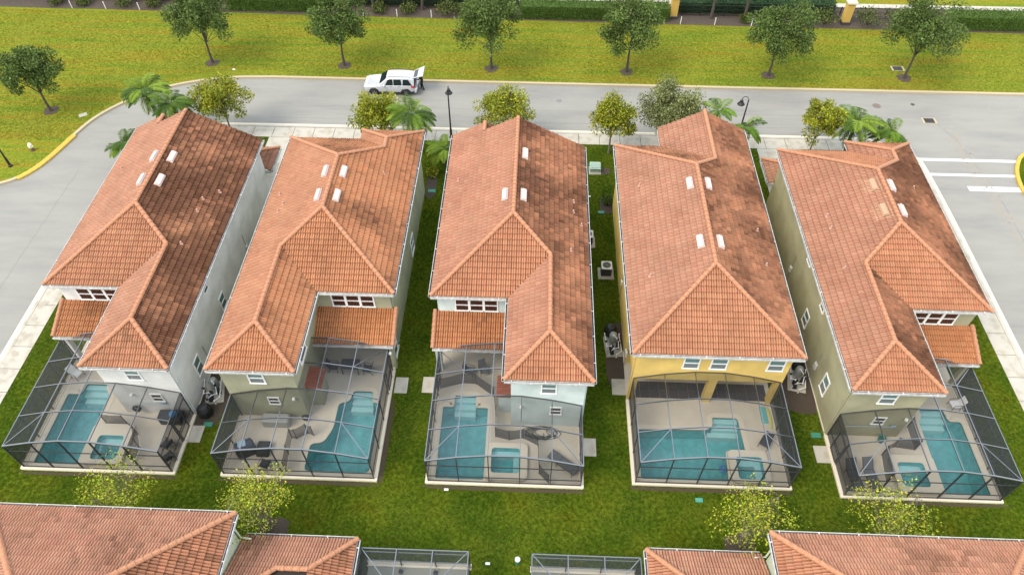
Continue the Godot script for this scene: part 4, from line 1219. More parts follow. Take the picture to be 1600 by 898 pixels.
func low_enclosure(s: float) -> void:     # the enclosures of the two houses at the bottom edge
	var cx := -5.55 if s < 0 else 3.35
	var root := thing("screen_enclosure", "grey framed screen enclosure at the bottom edge, left of the round green cap" if s < 0 else "grey framed screen enclosure at the bottom edge, right of the round green cap", "pool enclosure", Vector3(cx, 0, -13.95), "pool screen enclosures")
	var mb := MB.new()
	mb.cbox(Vector3(-2.85, -0.1, -0.22), Vector3(2.85, 0.16, 0.1), 0.02)
	obj("footing", mb.mesh(), M.coping, root)
	mb = MB.new()
	mb.box(Vector3(-2.75, -0.1, 0.1), Vector3(2.75, 0.1, 8.0))
	obj("deck", mb.mesh(), M.low_deck, root)
	var xs := [-2.8, -0.94, 0.94, 2.8]
	var hs := [2.45, 2.45]
	var zz := [0.0, 2.0, 4.0, 6.0]
	for i in 4:
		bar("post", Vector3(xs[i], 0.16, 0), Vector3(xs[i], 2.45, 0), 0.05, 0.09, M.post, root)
		for j in 3: bar("purlin", Vector3(xs[i], 2.45 + 0.06 * j, zz[j]), Vector3(xs[i], 2.45 + 0.06 * (j + 1), zz[j + 1]), 0.05, 0.07, M.metal, root)
	for j in 4:
		for i in 3:
			bar("roof_beam", Vector3(xs[i], 2.45 + 0.06 * j, zz[j]), Vector3(xs[i + 1], 2.45 + 0.06 * j, zz[j]), 0.05, 0.08, M.metal, root)
			if j < 3: panel(root, Vector3(xs[i], 2.45 + 0.06 * j, zz[j]), Vector3(xs[i + 1], 2.45 + 0.06 * j, zz[j]), Vector3(xs[i + 1], 2.51 + 0.06 * j, zz[j + 1]), Vector3(xs[i], 2.51 + 0.06 * j, zz[j + 1]), M.screen)
			if j == 0: panel(root, Vector3(xs[i], 0.16, 0), Vector3(xs[i + 1], 0.16, 0), Vector3(xs[i + 1], 2.45, 0), Vector3(xs[i], 2.45, 0), M.screen)
	for y in [0.75, 2.0]: bar("rail", Vector3(-2.8, y, 0.01), Vector3(2.8, y, 0.01), 0.045, 0.05, M.metal, root)
	for b in [[0, 1], [3, 2]]: bar("brace", Vector3(xs[b[0]], 2.45, 0), Vector3(xs[b[1]], 2.51, 2.0), 0.045, 0.05, M.metal, root)
	for x in [-2.8, 2.8]: panel(root, Vector3(x, 0.16, 0), Vector3(x, 0.16, 6), Vector3(x, 2.6, 6), Vector3(x, 2.45, 0), M.side_screen)
	for x in [-0.94, 0.94]:
		mb = MB.new()
		mb.lathe(Vector3(x, 0, 0.35), [Vector2(0.12, 0.1), Vector2(0.14, 0.16), Vector2(0.05, 0.2), Vector2(0.05, 0.5), Vector2(0.0, 0.52)], 8)
		tag_at(root, mb)

func tag_at(root: Node3D, mb: MB) -> void:
	obj("foot_bracket", mb.mesh(), M.charcoal, root)


# ---------------------------------------------------------------- things in the yards
func pool_fence(label: String, path: Array) -> void:
	var o: Vector2 = path[0]
	var root := thing("pool_fence", label, "safety fence", Vector3(o.x, 0.1, o.y), "black mesh pool safety fences")
	var m := mat(Color(0.11, 0.11, 0.12, 0.66), 0.8)
	m.transparency = BaseMaterial3D.TRANSPARENCY_ALPHA
	for i in path.size():
		var p := Vector3(path[i].x - o.x, 0, path[i].y - o.y)
		bar("post", p, p + Vector3(0, 1.2, 0), 0.035, 0.035, M.black, root)
		if i == 0: continue
		var a := Vector3(path[i - 1].x - o.x, 0, path[i - 1].y - o.y)
		var mb := MB.new()
		var k := 5      # the cloth sags a little between its posts
		for j in k:
			var t0 := float(j) / k; var t1 := float(j + 1) / k
			var s0 := 0.07 * sin(PI * t0); var s1 := 0.07 * sin(PI * t1)
			mb.quad(a.lerp(p, t0) + Vector3(0, 0.03, 0), a.lerp(p, t1) + Vector3(0, 0.03, 0), a.lerp(p, t1) + Vector3(0, 1.18 - s1, 0), a.lerp(p, t0) + Vector3(0, 1.18 - s0, 0))
		obj("mesh_cloth", mb.mesh(), m, root)

func lounger(label: String, at: Vector3, turn: float, back := 0.55) -> Node3D:
	var root := thing("sun_lounger", label, "sun lounger", at, "sun loungers on the pool decks")
	var mb := MB.new()
	for s in [-1.0, 1.0]:
		mb.tube([Vector3(s * 0.31, 0.36, 0.95), Vector3(s * 0.31, 0.34, -0.25), Vector3(s * 0.31, 0.36 + 0.75 * sin(back), -0.25 - 0.75 * cos(back))], [0.018, 0.018, 0.018], 6)
	for z in [0.95, -0.25]: mb.tube([Vector3(-0.31, 0.35, z), Vector3(0.31, 0.35, z)], [0.016, 0.016], 6)
	obj("frame", mb.mesh(), M.black, root)
	mb = MB.new()
	var prof := [Vector2(0.93, 0.37), Vector2(0.4, 0.33), Vector2(-0.25, 0.35), Vector2(-0.25 - 0.74 * cos(back), 0.37 + 0.74 * sin(back))]
	for i in 3:
		var a: Vector2 = prof[i]; var b: Vector2 = prof[i + 1]
		mb.quad(Vector3(-0.29, a.y, a.x), Vector3(0.29, a.y, a.x), Vector3(0.29, b.y, b.x), Vector3(-0.29, b.y, b.x))
		mb.quad(Vector3(0.29, a.y - 0.015, a.x), Vector3(-0.29, a.y - 0.015, a.x), Vector3(-0.29, b.y - 0.015, b.x), Vector3(0.29, b.y - 0.015, b.x))
	obj("sling", mb.mesh(), M.mesh_grey, root)
	for q in [[-1.0, 0.75], [1.0, 0.75], [-1.0, -0.35], [1.0, -0.35]]:
		mb = MB.new()
		mb.tube([Vector3(q[0] * 0.31, 0.35, q[1]), Vector3(q[0] * 0.33, 0.0, q[1] + 0.06)], [0.017, 0.017], 6)
		obj("leg", mb.mesh(), M.black, root)
	root.rotation.y = turn
	return root

func patio_chair(label: String, at: Vector3, turn: float, m: Material, group := "patio chairs") -> Node3D:
	var root := thing("patio_chair", label, "chair", at, group)
	var mb := MB.new()
	mb.cbox(Vector3(-0.27, 0.38, -0.25), Vector3(0.27, 0.45, 0.27), 0.02)
	obj("seat", mb.mesh(), m, root)
	mb = MB.new()
	mb.quad(Vector3(-0.26, 0.43, -0.24), Vector3(0.26, 0.43, -0.24), Vector3(0.25, 0.98, -0.42), Vector3(-0.25, 0.98, -0.42))
	mb.quad(Vector3(0.26, 0.43, -0.27), Vector3(-0.26, 0.43, -0.27), Vector3(-0.25, 0.98, -0.45), Vector3(0.25, 0.98, -0.45))
	mb.quad(Vector3(-0.25, 0.98, -0.42), Vector3(0.25, 0.98, -0.42), Vector3(0.25, 0.98, -0.45), Vector3(-0.25, 0.98, -0.45))
	obj("backrest", mb.mesh(), m, root)
	for s in [-1.0, 1.0]:
		mb = MB.new()
		mb.tube([Vector3(s * 0.28, 0.0, 0.24), Vector3(s * 0.28, 0.62, 0.22), Vector3(s * 0.28, 0.64, -0.3)], [0.018, 0.018, 0.018], 6)
		obj("arm", mb.mesh(), M.black, root)
		mb = MB.new()
		mb.tube([Vector3(s * 0.26, 0.0, -0.36), Vector3(s * 0.26, 0.42, -0.25)], [0.018, 0.018], 6)
		obj("leg", mb.mesh(), M.black, root)
	root.rotation.y = turn
	return root

func air_conditioner(label: String, at: Vector3) -> void:
	var root := thing("air_conditioner", label, "air conditioner", at, "air conditioning units beside the houses")
	var mb := MB.new()
	mb.cbox(Vector3(-0.58, -0.05, -0.5), Vector3(0.58, 0.09, 0.62), 0.02)
	obj("pad", mb.mesh(), M.concrete, root)
	mb = MB.new()
	mb.cbox(Vector3(-0.36, 0.09, -0.36), Vector3(0.36, 0.86, 0.36), 0.05)
	for k in 9: mb.box(Vector3(-0.37, 0.16 + k * 0.075, -0.33), Vector3(0.37, 0.19 + k * 0.075, 0.33))
	for k in 9: mb.box(Vector3(-0.33, 0.16 + k * 0.075, -0.37), Vector3(0.33, 0.19 + k * 0.075, 0.37))
	obj("cabinet", mb.mesh(), M.charcoal, root)
	mb = MB.new()
	var outer := rounded(rect(-0.39, -0.39, 0.39, 0.39), 0.08)
	var hole := PackedVector2Array()
	for k in 24: hole.append(Vector2(cos(TAU * k / 24), sin(TAU * k / 24)) * 0.29)
	holed(mb, outer, [hole], 0.91)
	for k in outer.size():
		var a := outer[k]; var b := outer[(k + 1) % outer.size()]
		mb.quad(v3(b, 0.84), v3(a, 0.84), v3(a, 0.91), v3(b, 0.91))
	obj("top_cover", mb.mesh(), M.ac_top, root)
	mb = MB.new()
	for r in [0.08, 0.15, 0.22, 0.29]:
		for k in 24:
			var a := TAU * k / 24.0; var b := TAU * (k + 1) / 24.0
			mb.tube([Vector3(cos(a) * r, 0.9, sin(a) * r), Vector3(cos(b) * r, 0.9, sin(b) * r)], [0.007, 0.007], 4, false)
	for k in 6:
		var a := TAU * k / 6.0
		mb.tube([Vector3(0, 0.905, 0), Vector3(cos(a) * 0.3, 0.905, sin(a) * 0.3)], [0.008, 0.008], 4, false)
	obj("fan_guard", mb.mesh(), M.grey_metal, root)
	mb = MB.new()
	mb.lathe(Vector3.ZERO, [Vector2(0.09, 0.7), Vector2(0.09, 0.8), Vector2(0.0, 0.82)], 10)
	for k in 4:
		var a := TAU * k / 4.0
		mb.quad(Vector3(cos(a) * 0.08, 0.74, sin(a) * 0.08), Vector3(cos(a) * 0.27, 0.72, sin(a) * 0.27), Vector3(cos(a + 0.7) * 0.27, 0.79, sin(a + 0.7) * 0.27), Vector3(cos(a + 0.9) * 0.08, 0.77, sin(a + 0.9) * 0.08))
	obj("fan", mb.mesh(), M.grey_metal, root)

func pool_pump(label: String, at: Vector3, turn: float, cover: bool) -> void:
	var root := thing("pool_pump", label, "pool equipment", at, "pool pumps beside the houses")
	var mb := MB.new()
	mb.cbox(Vector3(-0.55, -0.05, -0.75), Vector3(0.6, 0.08, 0.95), 0.02)
	obj("pad", mb.mesh(), M.concrete, root)
	mb = MB.new()
	mb.lathe(Vector3(0.05, 0.08, -0.35), [Vector2(0.24, 0.0), Vector2(0.27, 0.06), Vector2(0.27, 0.62), Vector2(0.22, 0.78), Vector2(0.10, 0.86), Vector2(0.0, 0.88)], 14)
	obj("filter_tank", mb.mesh(), M.grey_metal, root)
	mb = MB.new()
	mb.lathe(Vector3(-0.15, 0.08, 0.35), [Vector2(0.14, 0.0), Vector2(0.16, 0.3), Vector2(0.17, 0.36), Vector2(0.0, 0.38)], 12)
	mb.tube([Vector3(-0.15, 0.26, 0.35), Vector3(-0.15, 0.26, 0.85)], [0.13, 0.12], 12)
	mb.cbox(Vector3(-0.27, 0.08, 0.5), Vector3(-0.03, 0.15, 0.8), 0.01)
	obj("pump", mb.mesh(), M.black, root)
	mb = MB.new()
	mb.lathe(Vector3(0.3, 0.08, 0.25), [Vector2(0.14, 0.0), Vector2(0.15, 0.55), Vector2(0.11, 0.68), Vector2(0.0, 0.7)], 12)
	obj("heater", mb.mesh(), M.charcoal, root)
	for q in [[Vector3(-0.5, 0.0, -0.6), Vector3(-0.5, 0.62, -0.6), Vector3(-0.5, 0.62, 0.45), Vector3(-0.2, 0.62, 0.45), Vector3(-0.15, 0.4, 0.4)], [Vector3(-0.36, 0.0, 0.9), Vector3(-0.36, 0.5, 0.9), Vector3(-0.05, 0.5, 0.6), Vector3(0.28, 0.5, 0.55), Vector3(0.28, 0.9, 0.2), Vector3(0.05, 0.9, -0.2)], [Vector3(0.1, 0.0, 1.0), Vector3(0.1, 0.4, 1.0), Vector3(0.45, 0.45, 0.8), Vector3(0.5, 0.45, -0.6), Vector3(0.5, 0.0, -0.6)]]:
		mb = MB.new()
		mb.tube(q, [0.033, 0.033, 0.033, 0.033, 0.033, 0.033].slice(0, q.size()), 7)
		for p in q: mb.lathe(p - Vector3(0, 0.05, 0), [Vector2(0, 0), Vector2(0.045, 0.01), Vector2(0.045, 0.09), Vector2(0, 0.1)], 7)
		obj("pipe", mb.mesh(), M.pvc, root)
	for q in [[Vector3(-0.5, 0.66, 0.1), 0.0], [Vector3(0.28, 0.94, 0.2), 1.2], [Vector3(-0.3, 0.55, 0.9), 0.6]]:
		mb = MB.new()
		mb.cbox(Vector3(-0.06, -0.05, -0.06), Vector3(0.06, 0.06, 0.06), 0.01)
		mb.tube([Vector3(-0.14, 0.09, 0), Vector3(0.14, 0.09, 0)], [0.02, 0.02], 6)
		var v := obj("valve", mb.mesh(), M.black, root)
		v.position = q[0]; v.rotation.y = q[1]
	if cover:
		mb = MB.new()
		mb.lathe(Vector3(0.0, 0.0, -1.05), [Vector2(0.42, 0.0), Vector2(0.45, 0.25), Vector2(0.4, 0.6), Vector2(0.26, 0.8), Vector2(0.0, 0.84)], 14)
		obj("bag_cover", mb.mesh(), M.black, root)
	root.rotation.y = turn

func simple(called: String, label: String, category: String, at: Vector3, mb: MB, m: Material, group := "") -> MeshInstance3D:
	var o := obj(called, mb.mesh(), m)
	o.position = at
	tag(o, label, category, group)
	return o

func yard_things() -> void:
	pool_fence("sagging black mesh fence between pool and spa deck behind the white house", [Vector2(-26.0, -21.95), Vector2(-24.65, -21.9), Vector2(-23.8, -21.3), Vector2(-23.35, -20.4), Vector2(-23.35, -19.4)])
	pool_fence("folded black mesh fence on the deck behind the sage green house", [Vector2(-12.95, -21.6), Vector2(-13.35, -21.75), Vector2(-13.95, -21.35), Vector2(-14.25, -21.4), Vector2(-14.2, -20.3), Vector2(-14.1, -19.2)])
	pool_fence("long black mesh fence bending round the pool behind the mint house", [Vector2(-5.5, -25.3), Vector2(-4.1, -25.75), Vector2(-3.25, -25.72), Vector2(-2.05, -24.8), Vector2(-1.85, -23.4), Vector2(-1.8, -21.95), Vector2(-0.95, -21.75), Vector2(-0.1, -21.9), Vector2(0.8, -21.45), Vector2(0.9, -19.6), Vector2(1.45, -19.0)])
	pool_fence("black mesh fence between spa and wing wall behind the rightmost house", [Vector2(23.7, -23.6), Vector2(23.65, -22.0), Vector2(22.4, -22.15), Vector2(21.55, -21.6), Vector2(21.3, -19.8)])
	# loungers and chairs
	lounger("grey sling sun lounger on the deck behind the mint house", Vector3(2.35, 0.1, -20.2), 0.95, 0.1)
	lounger("dark sun lounger nearest the left screen wall behind the rightmost house", Vector3(19.35, 0.1, -20.1), 0.12, 0.7)
	lounger("dark sun lounger next to the spa fence behind the rightmost house", Vector3(20.35, 0.1, -20.2), 0.12, 0.7)
	patio_chair("black patio chair on the deck behind the yellow house", Vector3(14.55, 0.1, -21.95), -0.6, M.charcoal)
	patio_chair("dark metal chair by the door screen behind the white house", Vector3(-21.6, 0.1, -20.5), -1.9, M.mesh_grey)
	patio_chair("dark metal chair in the front corner behind the white house", Vector3(-21.2, 0.1, -19.7), -2.3, M.mesh_grey)
	patio_chair("black wicker chair near the front screen behind the sage green house", Vector3(-15.35, 0.1, -19.45), 2.9, M.charcoal)
	patio_chair("dark chair by the sliding door under the mint house patio roof", Vector3(-2.8, 0.1, -26.6), 0.4, M.mesh_grey)
	patio_chair("dark chair turned to the low table under the mint house patio roof", Vector3(-3.7, 0.1, -26.5), 1.4, M.mesh_grey)
	patio_chair("white chair in the far screen corner behind the rightmost house", Vector3(27.0, 0.1, -25.1), -1.5, M.pvc)
	patio_chair("pale chair in the far screen corner behind the white house", Vector3(-29.2, 0.1, -25.3), 1.2, M.pvc)
	patio_chair("dark chair left of the table under the sage house patio roof", Vector3(-12.6, 0.1, -26.5), 1.6, M.charcoal)
	patio_chair("dark chair right of the table under the sage house patio roof", Vector3(-10.4, 0.1, -26.4), -1.6, M.charcoal)
	# table under the patio roof
	var t := thing("patio_table", "dark rectangular table under the sage house patio roof", "table", Vector3(-11.5, 0.1, -26.5))
	var mb := MB.new()
	mb.cbox(Vector3(-0.6, 0.68, -0.4), Vector3(0.6, 0.73, 0.4), 0.02)
	obj("table_top", mb.mesh(), M.charcoal, t)
	for q in [[-0.52, -0.33], [0.52, -0.33], [-0.52, 0.33], [0.52, 0.33]]: bar("leg", Vector3(q[0], 0, q[1]), Vector3(q[0], 0.68, q[1]), 0.05, 0.05, M.black, t)
	# a long table under a pale sheet against the wing wall
	mb = MB.new()
	mb.cbox(Vector3(-0.85, 0.0, -0.32), Vector3(0.85, 0.72, 0.32), 0.08)
	simple("covered_table", "long table under a grey sheet against the sage house wing", "table", Vector3(-15.4, 0.1, -22.4), mb, M.grey_metal)
	# barbecue with a folded towel, foot stool
	var g := thing("barbecue", "dark blue covered barbecue near the left screen of the sage house enclosure", "barbecue", Vector3(-16.75, 0.1, -20.35))
	mb = MB.new()
	mb.cbox(Vector3(-0.55, 0.0, -0.35), Vector3(0.55, 0.85, 0.35), 0.1)
	obj("cabinet", mb.mesh(), M.charcoal, g)
	mb = MB.new()
	for k in 6:
		var a0 := PI * k / 6.0; var a1 := PI * (k + 1) / 6.0
		mb.quad(Vector3(-0.5, 0.83 + 0.28 * sin(a0), 0.33 * cos(a0)), Vector3(0.5, 0.83 + 0.28 * sin(a0), 0.33 * cos(a0)), Vector3(0.5, 0.83 + 0.28 * sin(a1), 0.33 * cos(a1)), Vector3(-0.5, 0.83 + 0.28 * sin(a1), 0.33 * cos(a1)))
		for s in [-0.5, 0.5]: mb.tri(Vector3(s, 0.83, 0), Vector3(s, 0.83 + 0.28 * sin(a0), 0.33 * cos(a0)), Vector3(s, 0.83 + 0.28 * sin(a1), 0.33 * cos(a1)))
	obj("lid", mb.mesh(), mat(lin(0.02, 0.028, 0.06), 0.6), g)
	g.rotation.y = 0.5
	mb = MB.new()
	for k in 5: mb.cbox(Vector3(-0.22 + k * 0.09, 0, -0.2), Vector3(-0.16 + k * 0.09, 0.03, 0.2), 0.01)
	mb.cbox(Vector3(-0.24, -0.02, -0.22), Vector3(0.22, 0.012, 0.22), 0.01)
	var tw := simple("towel", "folded pale blue striped towel on the barbecue lid", "towel", Vector3(-16.8, 1.2, -20.35), mb, mat(lin(0.35, 0.5, 0.58), 0.9))
	tw.rotation.y = 0.4
	mb = MB.new()
	mb.cbox(Vector3(-0.38, 0.04, -0.45), Vector3(0.38, 0.42, 0.45), 0.06)
	simple("foot_stool", "black square foot stool on the deck behind the sage green house", "stool", Vector3(-15.75, 0.1, -20.5), mb, M.black)
	# storage box and things leaning on the white house
	var sb := thing("storage_box", "black deck storage box against the white house wing", "storage box", Vector3(-21.95, 0.1, -22.35))
	mb = MB.new()
	mb.cbox(Vector3(-0.7, 0.0, -0.33), Vector3(0.7, 0.62, 0.33), 0.03)
	obj("body", mb.mesh(), M.black, sb)
	mb = MB.new()
	mb.cbox(Vector3(-0.73, 0.62, -0.36), Vector3(0.73, 0.69, 0.36), 0.03)
	obj("lid", mb.mesh(), M.charcoal, sb)
	mb = MB.new()
	mb.lathe(Vector3.ZERO, [Vector2(0.0, 0.0), Vector2(0.2, 0.0), Vector2(0.27, 0.1), Vector2(0.22, 0.22), Vector2(0.0, 0.26)], 10)
	simple("pool_float", "blue pool float lying on the black storage box", "pool float", Vector3(-21.7, 0.79, -22.35), mb, M.blue_plastic)
	for q in [[Vector3(-23.2, 1.35, -22.74), 1.6, "light blue pool pole hung on the white house wing wall"], [Vector3(20.6, 1.4, -22.74), 2.6, "light blue pool pole hung on the rightmost house wing wall"]]:
		mb = MB.new()
		mb.tube([Vector3(-q[1] / 2, 0, 0), Vector3(q[1] / 2, 0.1, 0)], [0.02, 0.02], 6)
		mb.box(Vector3(q[1] / 2, -0.03, -0.03), Vector3(q[1] / 2 + 0.3, 0.2, 0.0))
		simple("pool_pole", q[2], "pool pole", q[0], mb, mat(lin(0.30, 0.42, 0.52), 0.4), "pool poles on the wing walls")
	for q in [[Vector3(-24.1, 0.85, -22.66), "black hose coil hung on the white house wing wall"], [Vector3(-13.6, 0.5, -22.62), "black hose coil leaning on the sage house wing wall"]]:
		mb = MB.new()
		for k in 5:
			var ring := []; var rr := []
			for a in 17:
				var r := 0.24 + 0.02 * sin(k * 2.0 + a)
				ring.append(Vector3(cos(TAU * a / 16) * r, sin(TAU * a / 16) * r, (k - 2) * 0.035)); rr.append(0.02)
			mb.tube(ring, rr, 5, false)
		simple("hose_coil", q[1], "hose", q[0], mb, M.black, "coiled hoses by the wing walls")
	# the loose hose behind the mint house
	mb = MB.new()
	var line := []; var rad := []
	for k in 90:
		var a := k * 0.62
		var r := 0.28 + 0.42 * absf(sin(k * 0.21)) + 0.25 * absf(fine.get_noise_1d(k * 2.0))
		line.append(Vector3(cos(a) * r * 1.35 + k * 0.006, 0.03 + 0.02 * (k % 5), sin(a) * r * 0.62)); rad.append(0.02)
	mb.tube(line, rad, 5)
	simple("garden_hose", "tangled dark hose lying on the deck behind the mint house", "hose", Vector3(0.75, 0.1, -22.3), mb, mat(lin(0.05, 0.06, 0.055), 0.6))
	# toys and tools behind the yellow house
	mb = MB.new()
	line = []; rad = []
	for k in 10:
		line.append(Vector3(0.10 * sin(k * 0.32), 0.05, k * 0.16)); rad.append(0.05)
	mb.tube(line, rad, 7)
	simple("pool_noodle", "yellow green pool noodle by the right screen wall of the yellow house", "pool noodle", Vector3(15.25, 0.1, -24.6), mb, mat(lin(0.45, 0.55, 0.03), 0.6))
	mb = MB.new()
	mb.cbox(Vector3(-0.2, 0, -0.6), Vector3(0.2, 0.07, 0.6), 0.03)
	simple("float_board", "turquoise float board beside the yellow green pool noodle", "float board", Vector3(14.95, 0.1, -24.1), mb, mat(lin(0.12, 0.42, 0.40), 0.6))
	mb = MB.new()
	mb.lathe(Vector3.ZERO, [Vector2(0.0, -0.08), Vector2(0.2, -0.06), Vector2(0.24, 0.05), Vector2(0.14, 0.14), Vector2(0.1, 0.24), Vector2(0.0, 0.27)], 10)
	simple("pool_cleaner", "blue and white floating pool cleaner beside the spa rim", "pool cleaner", Vector3(11.85, 0.02, -20.35), mb, M.blue_plastic)
	mb = MB.new()
	mb.lathe(Vector3.ZERO, [Vector2(0.0, 0.0), Vector2(0.17, 0.0), Vector2(0.23, 0.38), Vector2(0.25, 0.4), Vector2(0.2, 0.38), Vector2(0.15, 0.05), Vector2(0.0, 0.05)], 12)
	simple("bucket", "green bucket by the wing wall of the rightmost house", "bucket", Vector3(21.75, 0.1, -22.55), mb, M.green_plastic)
	# stepping pads outside the screen doors
	for q in [[-20.3, -21.5, 0.42, 0.58, "concrete pad at the screen door of the white house"], [-8.1, -25.5, 0.42, 0.6, "concrete pad at the screen door of the sage green house"], [-6.35, -25.6, 0.38, 0.6, "concrete pad at the left screen door of the mint house"], [3.98, -21.5, 0.38, 0.6, "concrete pad at the right screen side of the mint house"], [6.0, -25.9, 0.46, 0.6, "concrete pad beside the yellow house lanai"], [18.05, -21.55, 0.47, 0.57, "concrete pad at the screen door of the rightmost house"]]:
		mb = MB.new()
		mb.cbox(Vector3(-q[2], -0.08, -q[3]), Vector3(q[2], 0.07, q[3]), 0.02)
		simple("concrete_pad", q[4], "concrete pad", Vector3(q[0], 0, q[1]), mb, M.concrete, "concrete pads at the screen doors")
	# machines between the houses
	air_conditioner("air conditioner with round fan guard on a pad beside the yellow house", Vector3(5.6, 0, -35.75))
	air_conditioner("air conditioner half hidden under the mint house eave", Vector3(4.35, 0, -38.9))
	air_conditioner("air conditioner in the gap left of the sage green house", Vector3(-19.35, 0, -33.6))
	pool_pump("pool pump and white pipes between the white and sage houses", Vector3(-20.05, 0, -24.6), 0.25, false)
	pool_pump("pool pump with black cover between the mint and yellow houses", Vector3(5.75, 0, -29.2), 0.1, true)
	pool_pump("pool pump and white pipes between the yellow and rightmost houses", Vector3(17.6, 0, -26.9), -0.2, true)
	# a dark bagged grill by the white house
	mb = MB.new()
	mb.lathe(Vector3.ZERO, [Vector2(0.40, 0.0), Vector2(0.47, 0.2), Vector2(0.43, 0.62), Vector2(0.28, 0.84), Vector2(0.0, 0.9)], 16)
	simple("covered_grill", "black covered grill on the mulch beside the white house", "grill", Vector3(-20.1, 0, -22.95), mb, M.black)
	# transformer on its pad
	var tr := thing("transformer", "pale green transformer box on the lawn between mint and yellow houses", "transformer", Vector3(5.22, 0, -47.2))
	mb = MB.new()
	mb.cbox(Vector3(-0.5, -0.05, -0.5), Vector3(0.5, 0.1, 0.5), 0.02)
	obj("pad", mb.mesh(), M.concrete, tr)
	mb = MB.new()
	mb.cbox(Vector3(-0.42, 0.1, -0.4), Vector3(0.42, 0.62, 0.3), 0.03)
	obj("cabinet", mb.mesh(), M.transformer, tr)
	mb = MB.new()
	mb.quad(Vector3(-0.45, 0.63, -0.42), Vector3(-0.45, 0.55, 0.38), Vector3(0.45, 0.55, 0.38), Vector3(0.45, 0.63, -0.42))
	mb.quad(Vector3(-0.45, 0.5, 0.38), Vector3(0.45, 0.5, 0.38), Vector3(0.45, 0.55, 0.38), Vector3(-0.45, 0.55, 0.38))
	obj("lid", mb.mesh(), mat(lin(0.38, 0.48, 0.42), 0.5), tr)
	# valve box lids and splash blocks in the grass
	for q in [[5.55, -42.2, 0.25, "green valve box lid in the grass left of the yellow house"], [-8.15, -44.2, 0.3, "green valve box lid in the grass right of the sage green house"], [10.2, -18.35, 0.22, "turquoise plastic lid in the grass before the yellow house enclosure"], [-19.75, -22.2, 0.28, "green valve box lid beside the black covered grill"], [17.95, -22.85, 0.3, "green splash block at the corner of the rightmost house"], [4.9, -47.95, 0.16, "grey green lid behind the transformer"]]:
		mb = MB.new()
		mb.cbox(Vector3(-q[2], -0.03, -q[2] * 0.6), Vector3(q[2], 0.06, q[2] * 0.6), 0.02)
		simple("valve_box", q[3], "valve box", Vector3(q[0], 0, q[1]), mb, M.green_plastic if q[0] < 9 or q[0] > 12 else mat(lin(0.06, 0.28, 0.21), 0.6), "green lids in the grass")
	# vent cap and scrap in the lawn at the bottom
	var cap := thing("standpipe", "round green standpipe with white cap in the lawn at the bottom edge", "standpipe", Vector3(-0.2, 0, -14.35))
	mb = MB.new()
	mb.lathe(Vector3.ZERO, [Vector2(0.13, 0.0), Vector2(0.13, 0.5)], 12)
	obj("pipe", mb.mesh(), M.green_plastic, cap)
	mb = MB.new()
	mb.lathe(Vector3.ZERO, [Vector2(0.15, 0.48), Vector2(0.15, 0.58), Vector2(0.08, 0.64), Vector2(0.0, 0.65)], 12)
	obj("cap", mb.mesh(), M.pvc, cap)
	for q in [[-1.83, -14.25, "white scrap of paper left of the green standpipe"], [-4.5, -18.45, "pale yellow scrap of paper before the mint house enclosure"], [-29.3, -60.9, "small white ball on the verge right of the second oak"], [4.65, -44.0, "small white marker in the grass between mint and yellow houses"]]:
		mb = MB.new()
		mb.cbox(Vector3(-0.13, 0, -0.07), Vector3(0.13, 0.06, 0.07), 0.02)
		simple("scrap", q[2], "scrap", Vector3(q[0], 0.01, q[1]), mb, M.pvc, "small pale scraps in the grass")
	# bare mulched patches
	for q in [[-20.0, -24.3, 0.95, 2.4, "mulch patch between the white and sage houses"], [6.0, -28.4, 0.8, 2.6, "mulch patch between the mint and yellow houses"], [17.5, -26.6, 1.0, 2.2, "mulch patch between the yellow and rightmost houses"], [-8.25, -44.9, 0.42, 1.5, "narrow mulch bed along the sage house wall"], [5.95, -43.0, 0.5, 0.9, "mulch patch by the yellow house wall"], [-14.0, -15.7, 0.8, 0.7, "mulch ring under the second shrub tree"], [12.1, -15.7, 0.8, 0.7, "mulch ring under the third shrub tree"], [6.05, -47.2, 0.45, 0.4, "mulch ring right of the transformer"], [-1.1, -18.58, 4.8, 0.11, "bare soil strip before the mint house enclosure"], [-13.2, -18.58, 4.7, 0.11, "bare soil strip before the sage house enclosure"], [-8.45, -21.5, 0.16, 3.0, "bare soil strip right of the sage house enclosure"], [11.0, -18.95, 4.8, 0.11, "bare soil strip before the yellow house enclosure"], [-25.2, -18.58, 4.7, 0.1, "bare soil strip before the white house enclosure"], [23.1, -18.62, 4.7, 0.1, "bare soil strip before the rightmost enclosure"]]:
		mb = MB.new()
		var ring := PackedVector2Array()
		for k in 22:
			var a := TAU * k / 22.0
			var c := Vector2(cos(a), sin(a))
			c = c / pow(pow(absf(c.x), 4.0) + pow(absf(c.y), 4.0), 0.25)
			var wob := 1.0 + 0.25 * fine.get_noise_2d(k * 1.7, q[0] * 3.0)
			ring.append(Vector2(c.x * q[2], c.y * q[3]) * wob)
		mb.flat(ring, 0.018)
		var o := ground("mulch_patch", mb, M.mulch if q[2] < 2.0 and q[2] > 0.2 else M.dirt)
		o.position = Vector3(q[0], 0, q[1])


